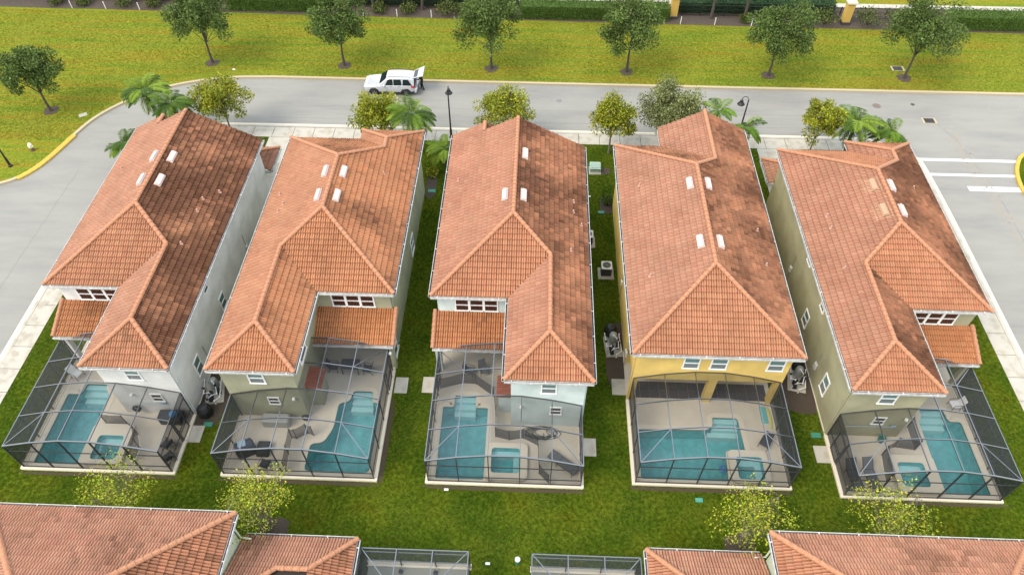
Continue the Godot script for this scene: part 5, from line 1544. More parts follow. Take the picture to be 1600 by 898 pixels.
# ---------------------------------------------------------------- the street
func lamp_post(label: String, at: Vector3, h: float, turn: float) -> void:
	var root := thing("street_lamp", label, "street lamp", at, "black street lamps")
	var mb := MB.new()
	mb.lathe(Vector3.ZERO, [Vector2(0.17, 0.0), Vector2(0.17, 0.12), Vector2(0.11, 0.2), Vector2(0.10, 0.9), Vector2(0.075, 1.0), Vector2(0.05, h)], 12)
	obj("pole", mb.mesh(), M.black, root)
	mb = MB.new()
	var p := []; var r := []
	for k in 9:
		var a := PI * k / 8.0
		p.append(Vector3(0.26 - 0.26 * cos(a), h + 0.28 * sin(a), 0)); r.append(0.028)
	mb.tube(p, r, 7)
	obj("bracket", mb.mesh(), M.black, root)
	mb = MB.new()
	mb.lathe(Vector3(0.52, h - 0.55, 0), [Vector2(0.30, 0.0), Vector2(0.32, 0.03), Vector2(0.16, 0.26), Vector2(0.12, 0.42), Vector2(0.05, 0.48), Vector2(0.0, 0.56)], 14)
	obj("lamp_shade", mb.mesh(), M.black, root)
	mb = MB.new()
	mb.lathe(Vector3(0.52, h - 0.58, 0), [Vector2(0.0, -0.06), Vector2(0.15, -0.02), Vector2(0.2, 0.04)], 12)
	obj("lens", mb.mesh(), M.grey_metal, root)
	root.rotation.y = turn

func street_things() -> void:
	lamp_post("black street lamp with bell shade behind the sage and mint houses", Vector3(-7.2, 0, -51.2), 4.75, PI / 2)
	lamp_post("black street lamp with hooked bracket behind the yellow house", Vector3(17.9, 0, -52.0), 4.0, PI * 0.9)
	lamp_post("black lamp post cut off by the left edge of the picture", Vector3(-44.0, 0, -45.95), 4.6, PI * 0.3)
	# hydrant
	var hy := thing("hydrant", "pale hydrant with a dark base on the grass inside the bend", "hydrant", Vector3(-43.1, 0, -48.1))
	var mb := MB.new()
	mb.lathe(Vector3.ZERO, [Vector2(0.2, 0.0), Vector2(0.2, 0.07), Vector2(0.12, 0.1), Vector2(0.12, 0.3)], 10)
	obj("base", mb.mesh(), mat(lin(0.10, 0.05, 0.035), 0.6), hy)
	mb = MB.new()
	mb.lathe(Vector3.ZERO, [Vector2(0.125, 0.28), Vector2(0.125, 0.55), Vector2(0.17, 0.57), Vector2(0.16, 0.64), Vector2(0.1, 0.74), Vector2(0.03, 0.78), Vector2(0.0, 0.82)], 12)
	for d in [Vector3(1, 0, 0), Vector3(-1, 0, 0), Vector3(0, 0, 1)]: mb.tube([Vector3(0, 0.45, 0), Vector3(0, 0.45, 0) + d * 0.22], [0.07, 0.075], 8)
	obj("barrel", mb.mesh(), mat(lin(0.72, 0.66, 0.50), 0.5), hy)
	mb = MB.new()
	mb.cbox(Vector3(-0.35, -0.02, -0.25), Vector3(0.35, 0.03, 0.25), 0.01)
	var cv := simple("cover_plate", "square concrete cover in the verge beside the bend", "cover", Vector3(-40.9, 0, -53.2), mb, M.concrete)
	cv.rotation.y = 0.6
	# grates and manholes
	for q in [[35.3, -63.55, 0.0, "storm grate in the grass left of the last oak"], [35.7, -55.4, -0.12, "storm grate in the middle of the road at the junction"]]:
		var root := thing("storm_grate", q[3], "storm grate", Vector3(q[0], q[2], q[1]), "storm grates")
		mb = MB.new()
		mb.box(Vector3(-0.62, -0.02, -0.4), Vector3(-0.45, 0.025, 0.4)); mb.box(Vector3(0.45, -0.02, -0.4), Vector3(0.62, 0.025, 0.4))
		mb.box(Vector3(-0.45, -0.02, -0.4), Vector3(0.45, 0.025, -0.35)); mb.box(Vector3(-0.45, -0.02, 0.35), Vector3(0.45, 0.025, 0.4))
		obj("rim", mb.mesh(), M.kerb, root)
		mb = MB.new()
		mb.flat(rect(-0.45, -0.35, 0.45, 0.35), 0.006)
		for k in 12: mb.box(Vector3(-0.42 + k * 0.073, 0.0, -0.35), Vector3(-0.39 + k * 0.073, 0.022, 0.35))
		obj("grate", mb.mesh(), M.steel_dark, root)
	for q in [[31.6, -57.5, 0.33, lin(0.16, 0.12, 0.10), "round rust brown manhole cover behind the rightmost house"], [35.0, -57.85, 0.14, lin(0.05, 0.05, 0.05), "small dark valve lid in the road near the manhole cover"], [2.3, -57.2, 0.2, lin(0.17, 0.17, 0.165), "small grey valve lid in the road behind the mint house"]]:
		mb = MB.new()
		mb.lathe(Vector3.ZERO, [Vector2(q[2] + 0.05, 0.0), Vector2(q[2] + 0.04, 0.012), Vector2(q[2], 0.012), Vector2(q[2] - 0.02, 0.006), Vector2(q[2] * 0.5, 0.014), Vector2(0.0, 0.014)], 18)
		simple("manhole_cover", q[4], "manhole cover", Vector3(q[0], -0.12, q[1]), mb, mat(q[3], 0.7), "covers in the road")
	suv(Vector3(-13.45, -0.12, -58.35))
	person(Vector3(-10.62, -0.12, -58.55))
	# the fence along the mulch bed, its white marker posts and gold piers
	for q in [[-60.0, -33.5, "black rail fence behind the mulch bed at the upper left corner"], [-19.2, -2.0, "black rail fence behind the mulch bed above the silver car"], [14.9, 44.0, "black rail fence behind the mulch bed at the upper right"]]:
		var f := thing("fence", q[2], "fence", Vector3(q[0], 0, mulch_line(0.5 * (q[0] + q[1])) - 1.9), "black rail fences behind the mulch beds")
		var L: float = q[1] - q[0]
		for y in [0.15, 0.75, 1.2]: bar("rail", Vector3(0, y, 0), Vector3(L, y, 0), 0.04, 0.04, M.black, f)
		var n := int(L / 2.4)
		for k in n + 1: bar("post", Vector3(L * k / n, -0.05, 0), Vector3(L * k / n, 1.35, 0), 0.06, 0.06, M.black, f)
		var pk := MB.new()
		var x := 0.1
		while x < L:
			pk.box(Vector3(x, 0.17, -0.008), Vector3(x + 0.016, 1.3, 0.008)); x += 0.12
		stuff(obj("picket", pk.mesh(), M.black, f))
	var marker: Node3D
	var places := [-50.0, -46.3, -42.6, -38.9, -35.2, -18.4, -14.8, -11.15, 15.05, 18.6, 22.4]
	var says := ["in the mulch at the far upper left corner", "second from the left edge of the upper mulch bed", "third from the left edge of the upper mulch bed", "fourth from the left edge of the upper mulch bed", "left of the second oak", "left end of the bed above the silver car", "middle of the bed above the silver car", "right end of the bed above the silver car", "beside the gold pier", "second to the right of the gold pier", "third to the right of the gold pier"]
	for i in places.size():
		var at := Vector3(places[i], 0, mulch_line(places[i]) + 0.02)
		var label: String = "thin white marker post, " + says[i]
		if i == 0:
			mb = MB.new()
			mb.cbox(Vector3(-0.035, -0.05, -0.035), Vector3(0.035, 0.85, 0.035), 0.012)
			marker = simple("marker_post", label, "marker post", at, mb, M.pvc, "white marker posts along the mulch bed")
		else: copy(marker, at, 0.0, label)
	for q in [[-20.9, -72.9, "gold stucco pier behind the third oak"], [14.4, -72.4, "gold stucco pier right of the long hedge"], [32.3, -71.9, "gold stucco pier between the last two oaks"]]:
		var g := thing("gate_pier", q[2], "pier", Vector3(q[0], 0, q[1]), "gold stucco piers along the fence")
		mb = MB.new()
		mb.cbox(Vector3(-0.38, -0.1, -0.38), Vector3(0.38, 2.3, 0.38), 0.03)
		obj("shaft", mb.mesh(), M.gold, g)
		mb = MB.new()
		mb.cbox(Vector3(-0.5, 2.3, -0.5), Vector3(0.5, 2.5, 0.5), 0.05)
		mb.cbox(Vector3(-0.36, 2.5, -0.36), Vector3(0.36, 2.62, 0.36), 0.08)
		obj("cap", mb.mesh(), M.coping, g)
		mb = MB.new()
		mb.cbox(Vector3(-0.46, -0.1, -0.46), Vector3(0.46, 0.3, 0.46), 0.03)
		obj("plinth", mb.mesh(), M.steel_dark, g)

func suv(at: Vector3) -> void:
	var root := thing("parked_car", "silver sport utility car parked at the kerb with its tailgate raised", "car", at)
	var paint := mat(lin(0.50, 0.51, 0.53), 0.3, 0.2)
	paint.clearcoat_enabled = true; paint.clearcoat = 0.8; paint.clearcoat_roughness = 0.08
	var glass := mat(lin(0.012, 0.02, 0.022), 0.05)
	# stations along the length: x, bottom, belt, top, half width at the belt, half width at the top
	var st := [[-2.50, 0.50, 0.72, 0.80, 0.62, 0.56], [-2.40, 0.34, 0.80, 0.92, 0.84, 0.74], [-2.15, 0.30, 0.90, 1.02, 0.95, 0.84], [-1.3, 0.32, 1.00, 1.12, 0.99, 0.86], [-0.95, 0.32, 1.04, 1.16, 1.0, 0.84], [-0.30, 0.32, 1.07, 1.66, 1.0, 0.70], [0.0, 0.32, 1.08, 1.73, 1.0, 0.69], [0.9, 0.32, 1.10, 1.77, 1.0, 0.69], [1.7, 0.34, 1.12, 1.75, 0.99, 0.68], [2.05, 0.36, 1.12, 1.70, 0.97, 0.66], [2.26, 0.40, 1.08, 1.60, 0.93, 0.63]]
	var rows := []
	for s in st:
		var r := []
		for q in [[0.0, s[1]], [s[4] * 0.88, s[1]], [s[4] * 0.98, s[1] + 0.14], [s[4], (s[1] + s[2]) * 0.55], [s[4] * 0.985, s[2] - 0.05], [s[4] * 0.95, s[2]], [s[5] + 0.05, s[3] - 0.10], [s[5] - 0.03, s[3] - 0.03], [s[5] * 0.6, s[3]], [0.0, s[3] + 0.015]]: r.append(Vector3(s[0], q[1], q[0]))
		rows.append(r)
	var mb := MB.new()
	for i in rows.size() - 1:
		for k in 9:
			for side in [1.0, -1.0]:
				var q := [rows[i][k], rows[i + 1][k], rows[i + 1][k + 1], rows[i][k + 1]]
				for m in 4: q[m] = Vector3(q[m].x, q[m].y, q[m].z * side)
				var mid: Vector3 = Vector3(q[0].x, 0.9, 0)
				var nn: Vector3 = (q[2] - q[0]).cross(q[3] - q[1]).normalized()
				if nn.dot(q[0] - mid) < 0: q = [q[3], q[2], q[1], q[0]]
				mb.quad(q[0], q[1], q[2], q[3])
	for k in 9:
		for side in [1.0, -1.0]:
			var a: Vector3 = rows[0][k]; var b: Vector3 = rows[0][k + 1]
			mb.tri(Vector3(-2.5, 0.66, 0), Vector3(a.x, a.y, a.z * side), Vector3(b.x, b.y, b.z * side))
	mb.cbox(Vector3(2.2, 0.36, -0.93), Vector3(2.5, 0.78, 0.93), 0.08)
	obj("body", mb.mesh(), paint, root)
	# side windows, windscreen and the open boot
	for side in [1.0, -1.0]:
		for w in [[-0.42, 0.32, -0.12, 0.28], [0.38, 1.12, 0.38, 1.06], [1.2, 2.1, 1.28, 1.72]]:
			mb = MB.new()
			var z0: float = 0.965 * side; var z1: float = 0.775 * side
			mb.quad(Vector3(w[0], 1.12, z0), Vector3(w[1], 1.12, z0), Vector3(w[3], 1.625, z1), Vector3(w[2], 1.625, z1))
			obj("window", mb.mesh(), glass, root)
	mb = MB.new()
	mb.quad(Vector3(-0.98, 1.185, 0.80), Vector3(-0.98, 1.185, -0.80), Vector3(-0.33, 1.665, -0.66), Vector3(-0.33, 1.665, 0.66))
	obj("windscreen", mb.mesh(), glass, root)
	mb = MB.new()
	mb.quad(Vector3(2.275, 0.78, 0.84), Vector3(2.275, 0.78, -0.84), Vector3(2.275, 1.57, -0.62), Vector3(2.275, 1.57, 0.62))
	obj("boot_opening", mb.mesh(), M.black, root)
	mb = MB.new()
	var u := Vector3(0.93, 0.36, 0).normalized(); var nrm := Vector3(-0.36, 0.93, 0).normalized(); var h := Vector3(2.18, 1.70, 0)
	var gate := func(t: float, z: float, d: float) -> Vector3: return h + u * t + nrm * d + Vector3(0, 0, z)
	for l in [[0.0, 1.0]]:
		mb.quad(gate.call(0.0, 0.64, 0.03), gate.call(1.05, 0.80, 0.03), gate.call(1.05, -0.80, 0.03), gate.call(0.0, -0.64, 0.03))
		mb.quad(gate.call(0.0, -0.64, -0.03), gate.call(1.05, -0.80, -0.05), gate.call(1.05, 0.80, -0.05), gate.call(0.0, 0.64, -0.03))
		mb.quad(gate.call(1.05, 0.80, -0.05), gate.call(1.05, -0.80, -0.05), gate.call(1.05, -0.80, 0.03), gate.call(1.05, 0.80, 0.03))
		for z in [1.0, -1.0]: mb.quad(gate.call(0, 0.64 * z, -0.03), gate.call(0, 0.64 * z, 0.03), gate.call(1.05, 0.80 * z, 0.03), gate.call(1.05, 0.80 * z, -0.05))
	var tg := obj("tailgate", mb.mesh(), paint, root)
	mb = MB.new()
	mb.quad(gate.call(0.07, 0.57, 0.036), gate.call(0.48, 0.62, 0.036), gate.call(0.48, -0.62, 0.036), gate.call(0.07, -0.57, 0.036))
	obj("rear_window", mb.mesh(), glass, tg)
	for side in [1.0, -1.0]:
		mb = MB.new()
		mb.cbox(Vector3(1.98, 0.92, 0.86 if side > 0 else -1.0), Vector3(2.28, 1.10, 1.0 if side > 0 else -0.86), 0.04)
		obj("tail_light", mb.mesh(), mat(lin(0.42, 0.01, 0.02), 0.2), root)
		mb = MB.new()
		mb.cbox(Vector3(-2.46, 0.74, 0.45 if side > 0 else -0.86), Vector3(-2.22, 0.90, 0.86 if side > 0 else -0.45), 0.04)
		obj("headlight", mb.mesh(), mat(lin(0.55, 0.57, 0.6), 0.1), root)
		mb = MB.new()
		mb.cbox(Vector3(-0.62, 1.06, 0.98 if side > 0 else -1.2), Vector3(-0.42, 1.24, 1.2 if side > 0 else -0.98), 0.05)
		obj("mirror", mb.mesh(), paint, root)
		mb = MB.new()
		mb.tube([Vector3(-0.1, 1.78, 0.6 * side), Vector3(0.2, 1.82, 0.62 * side), Vector3(1.7, 1.82, 0.62 * side), Vector3(1.95, 1.77, 0.6 * side)], [0.02, 0.02, 0.02, 0.02], 6)
		obj("roof_rail", mb.mesh(), M.black, root)
		for x in [-1.52, 1.46]:
			mb = MB.new()
			mb.lathe(Vector3.ZERO, [Vector2(0.24, 0.0), Vector2(0.36, 0.0), Vector2(0.385, 0.04), Vector2(0.385, 0.2), Vector2(0.35, 0.24), Vector2(0.24, 0.24)], 22)
			var w := obj("wheel", mb.mesh(), M.black, root)
			w.transform = Transform3D(Basis(Vector3.RIGHT, PI / 2 * side), Vector3(x, 0.385, (0.79 if side > 0 else -0.79)))
			mb = MB.new()
			for k in 5:
				var a := TAU * k / 5.0
				var d := Vector3(cos(a), 0, sin(a)); var e := Vector3(-sin(a), 0, cos(a))
				mb.quad(d * 0.04 + e * 0.05 + Vector3(0, 0.235, 0), d * 0.25 + e * 0.045 + Vector3(0, 0.225, 0), d * 0.25 - e * 0.045 + Vector3(0, 0.225, 0), d * 0.04 - e * 0.05 + Vector3(0, 0.235, 0))
			mb.lathe(Vector3(0, 0.16, 0), [Vector2(0.26, 0.07), Vector2(0.25, 0.02), Vector2(0.1, 0.01), Vector2(0.07, 0.07), Vector2(0.0, 0.08)], 16)
			obj("rim", mb.mesh(), M.metal, w)
			mb = MB.new()
			var ring := PackedVector2Array()
			for k in 13: ring.append(Vector2(x + cos(PI * k / 12.0) * 0.47, 0.36 + sin(PI * k / 12.0) * 0.47))
			for k in 12: mb.tri(Vector3(x, 0.36, 1.006 * side), Vector3(ring[k].x, ring[k].y, 1.006 * side * (0.985 if ring[k].y > 0.75 else 1.0)), Vector3(ring[k + 1].x, ring[k + 1].y, 1.006 * side * (0.985 if ring[k + 1].y > 0.75 else 1.0)))
			obj("wheel_arch", mb.mesh(), M.black, root)
		for x in [0.0, 0.75]:
			mb = MB.new()
			mb.box(Vector3(x, 1.0, 0.992 if side > 0 else -1.012), Vector3(x + 0.2, 1.03, 1.012 if side > 0 else -0.992))
			obj("handle", mb.mesh(), M.metal, root)
	mb = MB.new()
	mb.cbox(Vector3(-2.53, 0.5, -0.42), Vector3(-2.4, 0.74, 0.42), 0.02)
	obj("grille", mb.mesh(), M.black, root)
	for z in [0.0]:
		mb = MB.new()
		mb.box(Vector3(2.0, 0.34, -0.9), Vector3(2.52, 0.44, 0.9)); mb.box(Vector3(-1.0, 0.30, -0.99), Vector3(0.95, 0.36, 0.99))
		obj("lower_cladding", mb.mesh(), M.charcoal, root)


# a body as one surface: bones [from, to, radius, radius] blended on a grid and meshed with surface nets
func flesh(bones: Array, cell: float, soft: float, grow := 0.0) -> MB:
	var lo := Vector3.INF; var hi := -Vector3.INF
	for b in bones:
		for e in 2:
			var r: float = b[2 + e] + grow + 3.0 * cell
			lo = lo.min(b[e] - Vector3.ONE * r); hi = hi.max(b[e] + Vector3.ONE * r)
	var n := Vector3i((hi - lo) / cell) + Vector3i.ONE * 2
	var f := PackedFloat32Array()
	f.resize(n.x * n.y * n.z); f.fill(1.0)
	for b in bones:
		var a: Vector3 = b[0]; var d: Vector3 = b[1] - a
		var rm: float = maxf(b[2], b[3]) + grow + soft + 2.0 * cell
		var i0 := Vector3i((a.min(b[1]) - Vector3.ONE * rm - lo) / cell).clamp(Vector3i.ZERO, n - Vector3i.ONE); var i1 := (Vector3i((a.max(b[1]) + Vector3.ONE * rm - lo) / cell) + Vector3i.ONE).clamp(Vector3i.ZERO, n - Vector3i.ONE)
		var dd := maxf(d.length_squared(), 1e-9)
		for z in range(i0.z, i1.z + 1):
			for y in range(i0.y, i1.y + 1):
				for x in range(i0.x, i1.x + 1):
					var p := lo + Vector3(x, y, z) * cell
					var t := clampf((p - a).dot(d) / dd, 0.0, 1.0)
					var v := p.distance_to(a + d * t) - lerpf(b[2], b[3], t) - grow
					var k := x + n.x * (y + n.y * z)
					var h := maxf(soft - absf(f[k] - v), 0.0) / soft
					f[k] = minf(f[k], v) - h * h * soft * 0.25
	var at := {}
	var mb := MB.new()
	var step := [1, n.x, n.x * n.y]
	var corner := []
	for c in 8: corner.append([Vector3(c & 1, (c >> 1) & 1, (c >> 2) & 1), (c & 1) + n.x * ((c >> 1) & 1) + n.x * n.y * ((c >> 2) & 1)])
	for z in n.z - 1:
		for y in n.y - 1:
			for x in n.x - 1:
				var k := x + n.x * (y + n.y * z)
				var inside := 0
				for c in 8: inside += 1 if f[k + corner[c][1]] < 0.0 else 0
				if inside == 0 or inside == 8: continue
				var s := Vector3.ZERO; var m := 0
				for c in 8:
					for ax in 3:
						if c & (1 << ax): continue
						var e: int = c | (1 << ax)
						var v0 := f[k + corner[c][1]]; var v1 := f[k + corner[e][1]]
						if (v0 < 0.0) != (v1 < 0.0):
							s += corner[c][0].lerp(corner[e][0], v0 / (v0 - v1)); m += 1
				at[k] = lo + (Vector3(x, y, z) + s / m) * cell
	var normal := func(p: Vector3) -> Vector3:
		var q := Vector3i((p - lo) / cell).clamp(Vector3i.ONE, n - Vector3i.ONE * 2)
		var k := q.x + n.x * (q.y + n.y * q.z)
		return Vector3(f[k + 1] - f[k - 1], f[k + step[1]] - f[k - step[1]], f[k + step[2]] - f[k - step[2]]).normalized()
	for k in at:
		for ax in 3:
			if (f[k] < 0.0) == (f[k + step[ax]] < 0.0): continue
			var u: int = step[(ax + 1) % 3]; var w: int = step[(ax + 2) % 3]
			if not (at.has(k - u) and at.has(k - w) and at.has(k - u - w)): continue
			var q := [at[k], at[k - u], at[k - u - w], at[k - w]]
			var ns := []
			for p in q: ns.append(normal.call(p))
			mb.stri(q[0], q[1], q[2], ns[0], ns[1], ns[2]); mb.stri(q[0], q[2], q[3], ns[0], ns[2], ns[3])
	return mb

func person(at: Vector3) -> void:
	# standing behind the car, facing its boot (-x), one foot forward, both arms reaching in
	var root := thing("person", "person in black clothes standing at the open boot of the silver car", "person", at)
	var V := func(x: float, y: float, z: float) -> Vector3: return Vector3(x, y, z)
	var legs := []; var arms := []; var trunk := []
	for s in [-1.0, 1.0]:
		var hip: Vector3 = V.call(0.02, 0.92, 0.09 * s); var knee: Vector3 = V.call(-0.04 + 0.08 * s, 0.50, 0.10 * s); var ankle: Vector3 = V.call(0.03 + 0.13 * s, 0.09, 0.11 * s)
		legs.append_array([[hip, knee, 0.088, 0.062], [knee, ankle, 0.060, 0.042]])
		var sh: Vector3 = V.call(-0.05, 1.42, 0.19 * s); var el: Vector3 = V.call(-0.20, 1.18, 0.23 * s); var wr: Vector3 = V.call(-0.43, 1.14, 0.15 * s)
		arms.append_array([[sh, el, 0.055, 0.043], [el, wr, 0.041, 0.029]])
	trunk = [[V.call(0.02, 0.95, -0.06), V.call(0.02, 0.95, 0.06), 0.115, 0.115], [V.call(0.02, 1.0, 0), V.call(-0.02, 1.2, 0), 0.125, 0.12], [V.call(-0.02, 1.2, -0.05), V.call(-0.045, 1.36, -0.08), 0.115, 0.1], [V.call(-0.02, 1.2, 0.05), V.call(-0.045, 1.36, 0.08), 0.115, 0.1], [V.call(-0.05, 1.42, -0.14), V.call(-0.05, 1.42, 0.14), 0.065, 0.065]]
	var neck := [[V.call(-0.06, 1.44, 0), V.call(-0.085, 1.55, 0), 0.055, 0.05]]
	var skin := mat(lin(0.36, 0.20, 0.13), 0.6)
	var body := flesh(legs + arms + trunk + neck, 0.024, 0.05)
	# head on its own finer grid: skull, jaw, nose, ears
	var c := Vector3(-0.10, 1.645, 0)
	var head := flesh([[c + Vector3(0.015, 0.03, 0), c + Vector3(-0.015, 0.025, 0), 0.088, 0.085], [c + Vector3(-0.03, -0.04, 0), c + Vector3(-0.045, -0.075, 0), 0.062, 0.045], [c + Vector3(-0.095, 0.01, 0), c + Vector3(-0.115, -0.025, 0), 0.012, 0.016], [c + Vector3(0.0, 0.01, 0.082), c + Vector3(0.0, -0.03, 0.08), 0.014, 0.011], [c + Vector3(0.0, 0.01, -0.082), c + Vector3(0.0, -0.03, -0.08), 0.014, 0.011], [c + Vector3(-0.085, -0.055, -0.02), c + Vector3(-0.085, -0.055, 0.02), 0.012, 0.012], [c + Vector3(0.02, -0.06, 0), c + Vector3(0.03, -0.12, 0), 0.055, 0.05]], 0.01, 0.025)
	body.v.append_array(head.v); body.n.append_array(head.n); body.c.append_array(head.c)
	for s in [-1.0, 1.0]:
		var w := Vector3(-0.43, 1.14, 0.15 * s)
		var hand := [[w, w + Vector3(-0.085, -0.015, 0), 0.027, 0.034]]
		for k in 4:
			var z := (k - 1.5) * 0.021
			var p := w + Vector3(-0.10, -0.015, z); var L: float = [0.036, 0.042, 0.040, 0.030][k]
			hand.append([p, p + Vector3(-L, -0.006, 0), 0.010, 0.0095]); hand.append([p + Vector3(-L, -0.006, 0), p + Vector3(-L * 1.7, -0.03, 0), 0.0095, 0.008])
		hand.append([w + Vector3(-0.03, -0.005, -0.026 * s), w + Vector3(-0.075, -0.02, -0.058 * s), 0.013, 0.011]); hand.append([w + Vector3(-0.075, -0.02, -0.058 * s), w + Vector3(-0.10, -0.035, -0.06 * s), 0.011, 0.009])
		var m := flesh(hand, 0.006, 0.012)
		body.v.append_array(m.v); body.n.append_array(m.n); body.c.append_array(m.c)
	obj("body", body.mesh(), skin, root)
	obj("trousers", flesh(legs + trunk.slice(0, 1), 0.024, 0.05, 0.014).mesh(), mat(lin(0.012, 0.012, 0.014), 0.9), root)
	obj("shirt", flesh(arms + trunk.slice(1), 0.024, 0.05, 0.013).mesh(), mat(lin(0.014, 0.014, 0.017), 0.9), root)
	obj("hair", flesh([[c + Vector3(0.03, 0.055, 0), c + Vector3(0.0, 0.07, 0), 0.088, 0.08], [c + Vector3(0.05, 0.03, 0), c + Vector3(0.05, -0.03, 0), 0.07, 0.055]], 0.012, 0.02).mesh(), mat(lin(0.012, 0.009, 0.007), 0.6), root)
	for s in [-1.0, 1.0]:
		var a := Vector3(0.03 + 0.13 * s, 0.05, 0.11 * s)
		obj("shoe", flesh([[a + Vector3(0.05, -0.005, 0), a + Vector3(-0.06, -0.01, 0), 0.042, 0.042], [a + Vector3(-0.06, -0.01, 0), a + Vector3(-0.17, -0.02, 0), 0.042, 0.03]], 0.014, 0.02).mesh(), M.black, root)


# ---------------------------------------------------------------- plants
func rv() -> Vector3:
	while true:
		var p := Vector3(rng.randf_range(-1, 1), rng.randf_range(-1, 1), rng.randf_range(-1, 1))
		var l := p.length()
		if l < 1.0 and l > 0.05: return p / l
	return Vector3.UP

func clump(mb: MB, c: Vector3, r: float, count: int, size: float, tones: Array, flat := 0.75) -> void:
	for i in count:
		var d := rv()
		var p := c + d * Vector3(1, flat, 1) * r * pow(rng.randf(), 0.45)
		var dir := (d * 0.8 + rv() * 0.9 + Vector3(0, -0.15, 0)).normalized()
		var w := dir.cross(rv()).normalized()
		var t: Color = tones[rng.randi() % tones.size()]
		var k := rng.randf_range(0.75, 1.25)
		mb.col = Color(t.r * k, t.g * k, t.b * k)
		var s := size * rng.randf_range(0.7, 1.3)
		mb.leaf(p, dir, w, s, s * 0.27)

# a tree: trunk > limbs to leaf clumps inside an uneven ellipsoid
func tree(called: String, at: Vector3, h: float, bare: float, rx: float, clumps: int, leaves: int, size: float, tones: Array, bark: Material, trunk_r: float, shape := "round", stems := 1) -> Node3D:
	var root := Node3D.new()
	root.name = called; root.position = at
	add_child(root, true)
	var mid := (h + bare) / 2.0
	var ry := (h - bare) / 2.0
	var wood := MB.new(); var twigs := MB.new(); var crown := MB.new()
	var tops := []
	for s in stems:
		var lean := Vector3(rng.randf_range(-0.25, 0.25), 0, rng.randf_range(-0.25, 0.25))
		if stems > 1: lean = Vector3(cos(TAU * s / stems), 0, sin(TAU * s / stems)) * rx * rng.randf_range(0.35, 0.75)
		var p := []; var r := []
		var foot := lean * 0.12 if stems > 1 else Vector3.ZERO
		for k in 6:
			var t := k / 5.0
			p.append(foot + Vector3(lean.x * t * t, (mid + ry * 0.35) * t, lean.z * t * t) + Vector3(rng.randf_range(-1, 1), 0, rng.randf_range(-1, 1)) * 0.04 * float(k > 0)); r.append(lerpf(trunk_r, trunk_r * 0.3, t) * (1.25 if k == 0 else 1.0))
		wood.tube(p, r, 8, false)
		tops.append(p)
	for i in clumps:
		var d := rv()
		if d.y < -0.55: d.y *= -0.5
		var q := pow(rng.randf(), 0.38)
		var c := Vector3(d.x * rx, d.y * ry, d.z * rx) * q * rng.randf_range(0.82, 1.12)
		if shape == "cone":
			var t := clampf((c.y + ry) / (2.0 * ry), 0.0, 1.0)
			c.x *= lerpf(1.15, 0.35, t); c.z *= lerpf(1.15, 0.35, t)
		c.y += mid
		var stem: Array = tops[i % tops.size()]
		var from: Vector3 = stem[2 + i % 4]
		var bend := from.lerp(c, 0.5) + Vector3(0, 0.18 * rx * (0.3 if c.y > from.y else 1.0), 0)
		twigs.tube([from, bend, c], [trunk_r * 0.3, trunk_r * 0.17, trunk_r * 0.06], 5, false)
		var tone := tones.duplicate()
		var k := rng.randf_range(0.78, 1.2)
		for n in tone.size(): tone[n] = Color(tone[n].r * k, tone[n].g * k, tone[n].b * k)
		clump(crown, c, rng.randf_range(0.7, 1.15) * rx * 0.30, leaves, size, tone)
	obj("trunk", wood.mesh(), bark, root)
	obj("limbs", twigs.mesh(), bark, root)
	obj("crown", crown.mesh(), M.leaf, root)
	return root

func palm(at: Vector3, h: float, fronds: int, L: float, tones: Array) -> Node3D:
	var root := Node3D.new()
	root.name = "palm"; root.position = at
	add_child(root, true)
	var mb := MB.new()
	var p := []; var r := []
	for k in 9:
		p.append(Vector3(0.05 * sin(k * 0.7), h * k / 8.0, 0.04 * cos(k * 0.9))); r.append(lerpf(0.16, 0.1, k / 8.0) * (1.0 + 0.06 * (k % 2)))
	mb.tube(p, r, 9)
	obj("trunk", mb.mesh(), M.bark, root)
	for i in fronds:
		mb = MB.new()
		var az := i * 2.4 + rng.randf_range(-0.2, 0.2)
		var el := rng.randf_range(0.15, 1.25)
		var out := Vector3(cos(az), 0, sin(az))
		var side := Vector3(-sin(az), 0, cos(az))
		var spine := []; var rad := []
		var pos: Vector3 = p[8]
		var a := el
		var n := 16
		for k in n:
			spine.append(pos); rad.append(lerpf(0.022, 0.005, float(k) / n))
			pos += (out * cos(a) + Vector3.UP * sin(a)) * L / n
			a -= rng.randf_range(0.09, 0.155)
		var t: Color = tones[rng.randi() % tones.size()]
		var kk := rng.randf_range(0.8, 1.2)
		mb.col = Color(t.r * kk, t.g * kk, t.b * kk)
		mb.tube(spine, rad, 4, false)
		for k in range(2, n):
			for s in [-1.0, 1.0]:
				for m in 5:
					var q: Vector3 = spine[k].lerp(spine[mini(k + 1, n - 1)], m / 5.0)
					var ll := L * 0.25 * sin(PI * clampf((k + m / 5.0) / n * 0.9 + 0.1, 0, 1))
					var d: Vector3 = (side * s * 0.9 + (spine[k] - spine[k - 1]).normalized() * 0.55 + Vector3.DOWN * rng.randf_range(0.15, 0.75)).normalized()
					mb.leaf(q, d, d.cross(Vector3.UP).normalized(), ll, 0.024)
		obj("frond", mb.mesh(), M.leaf, root)
	return root

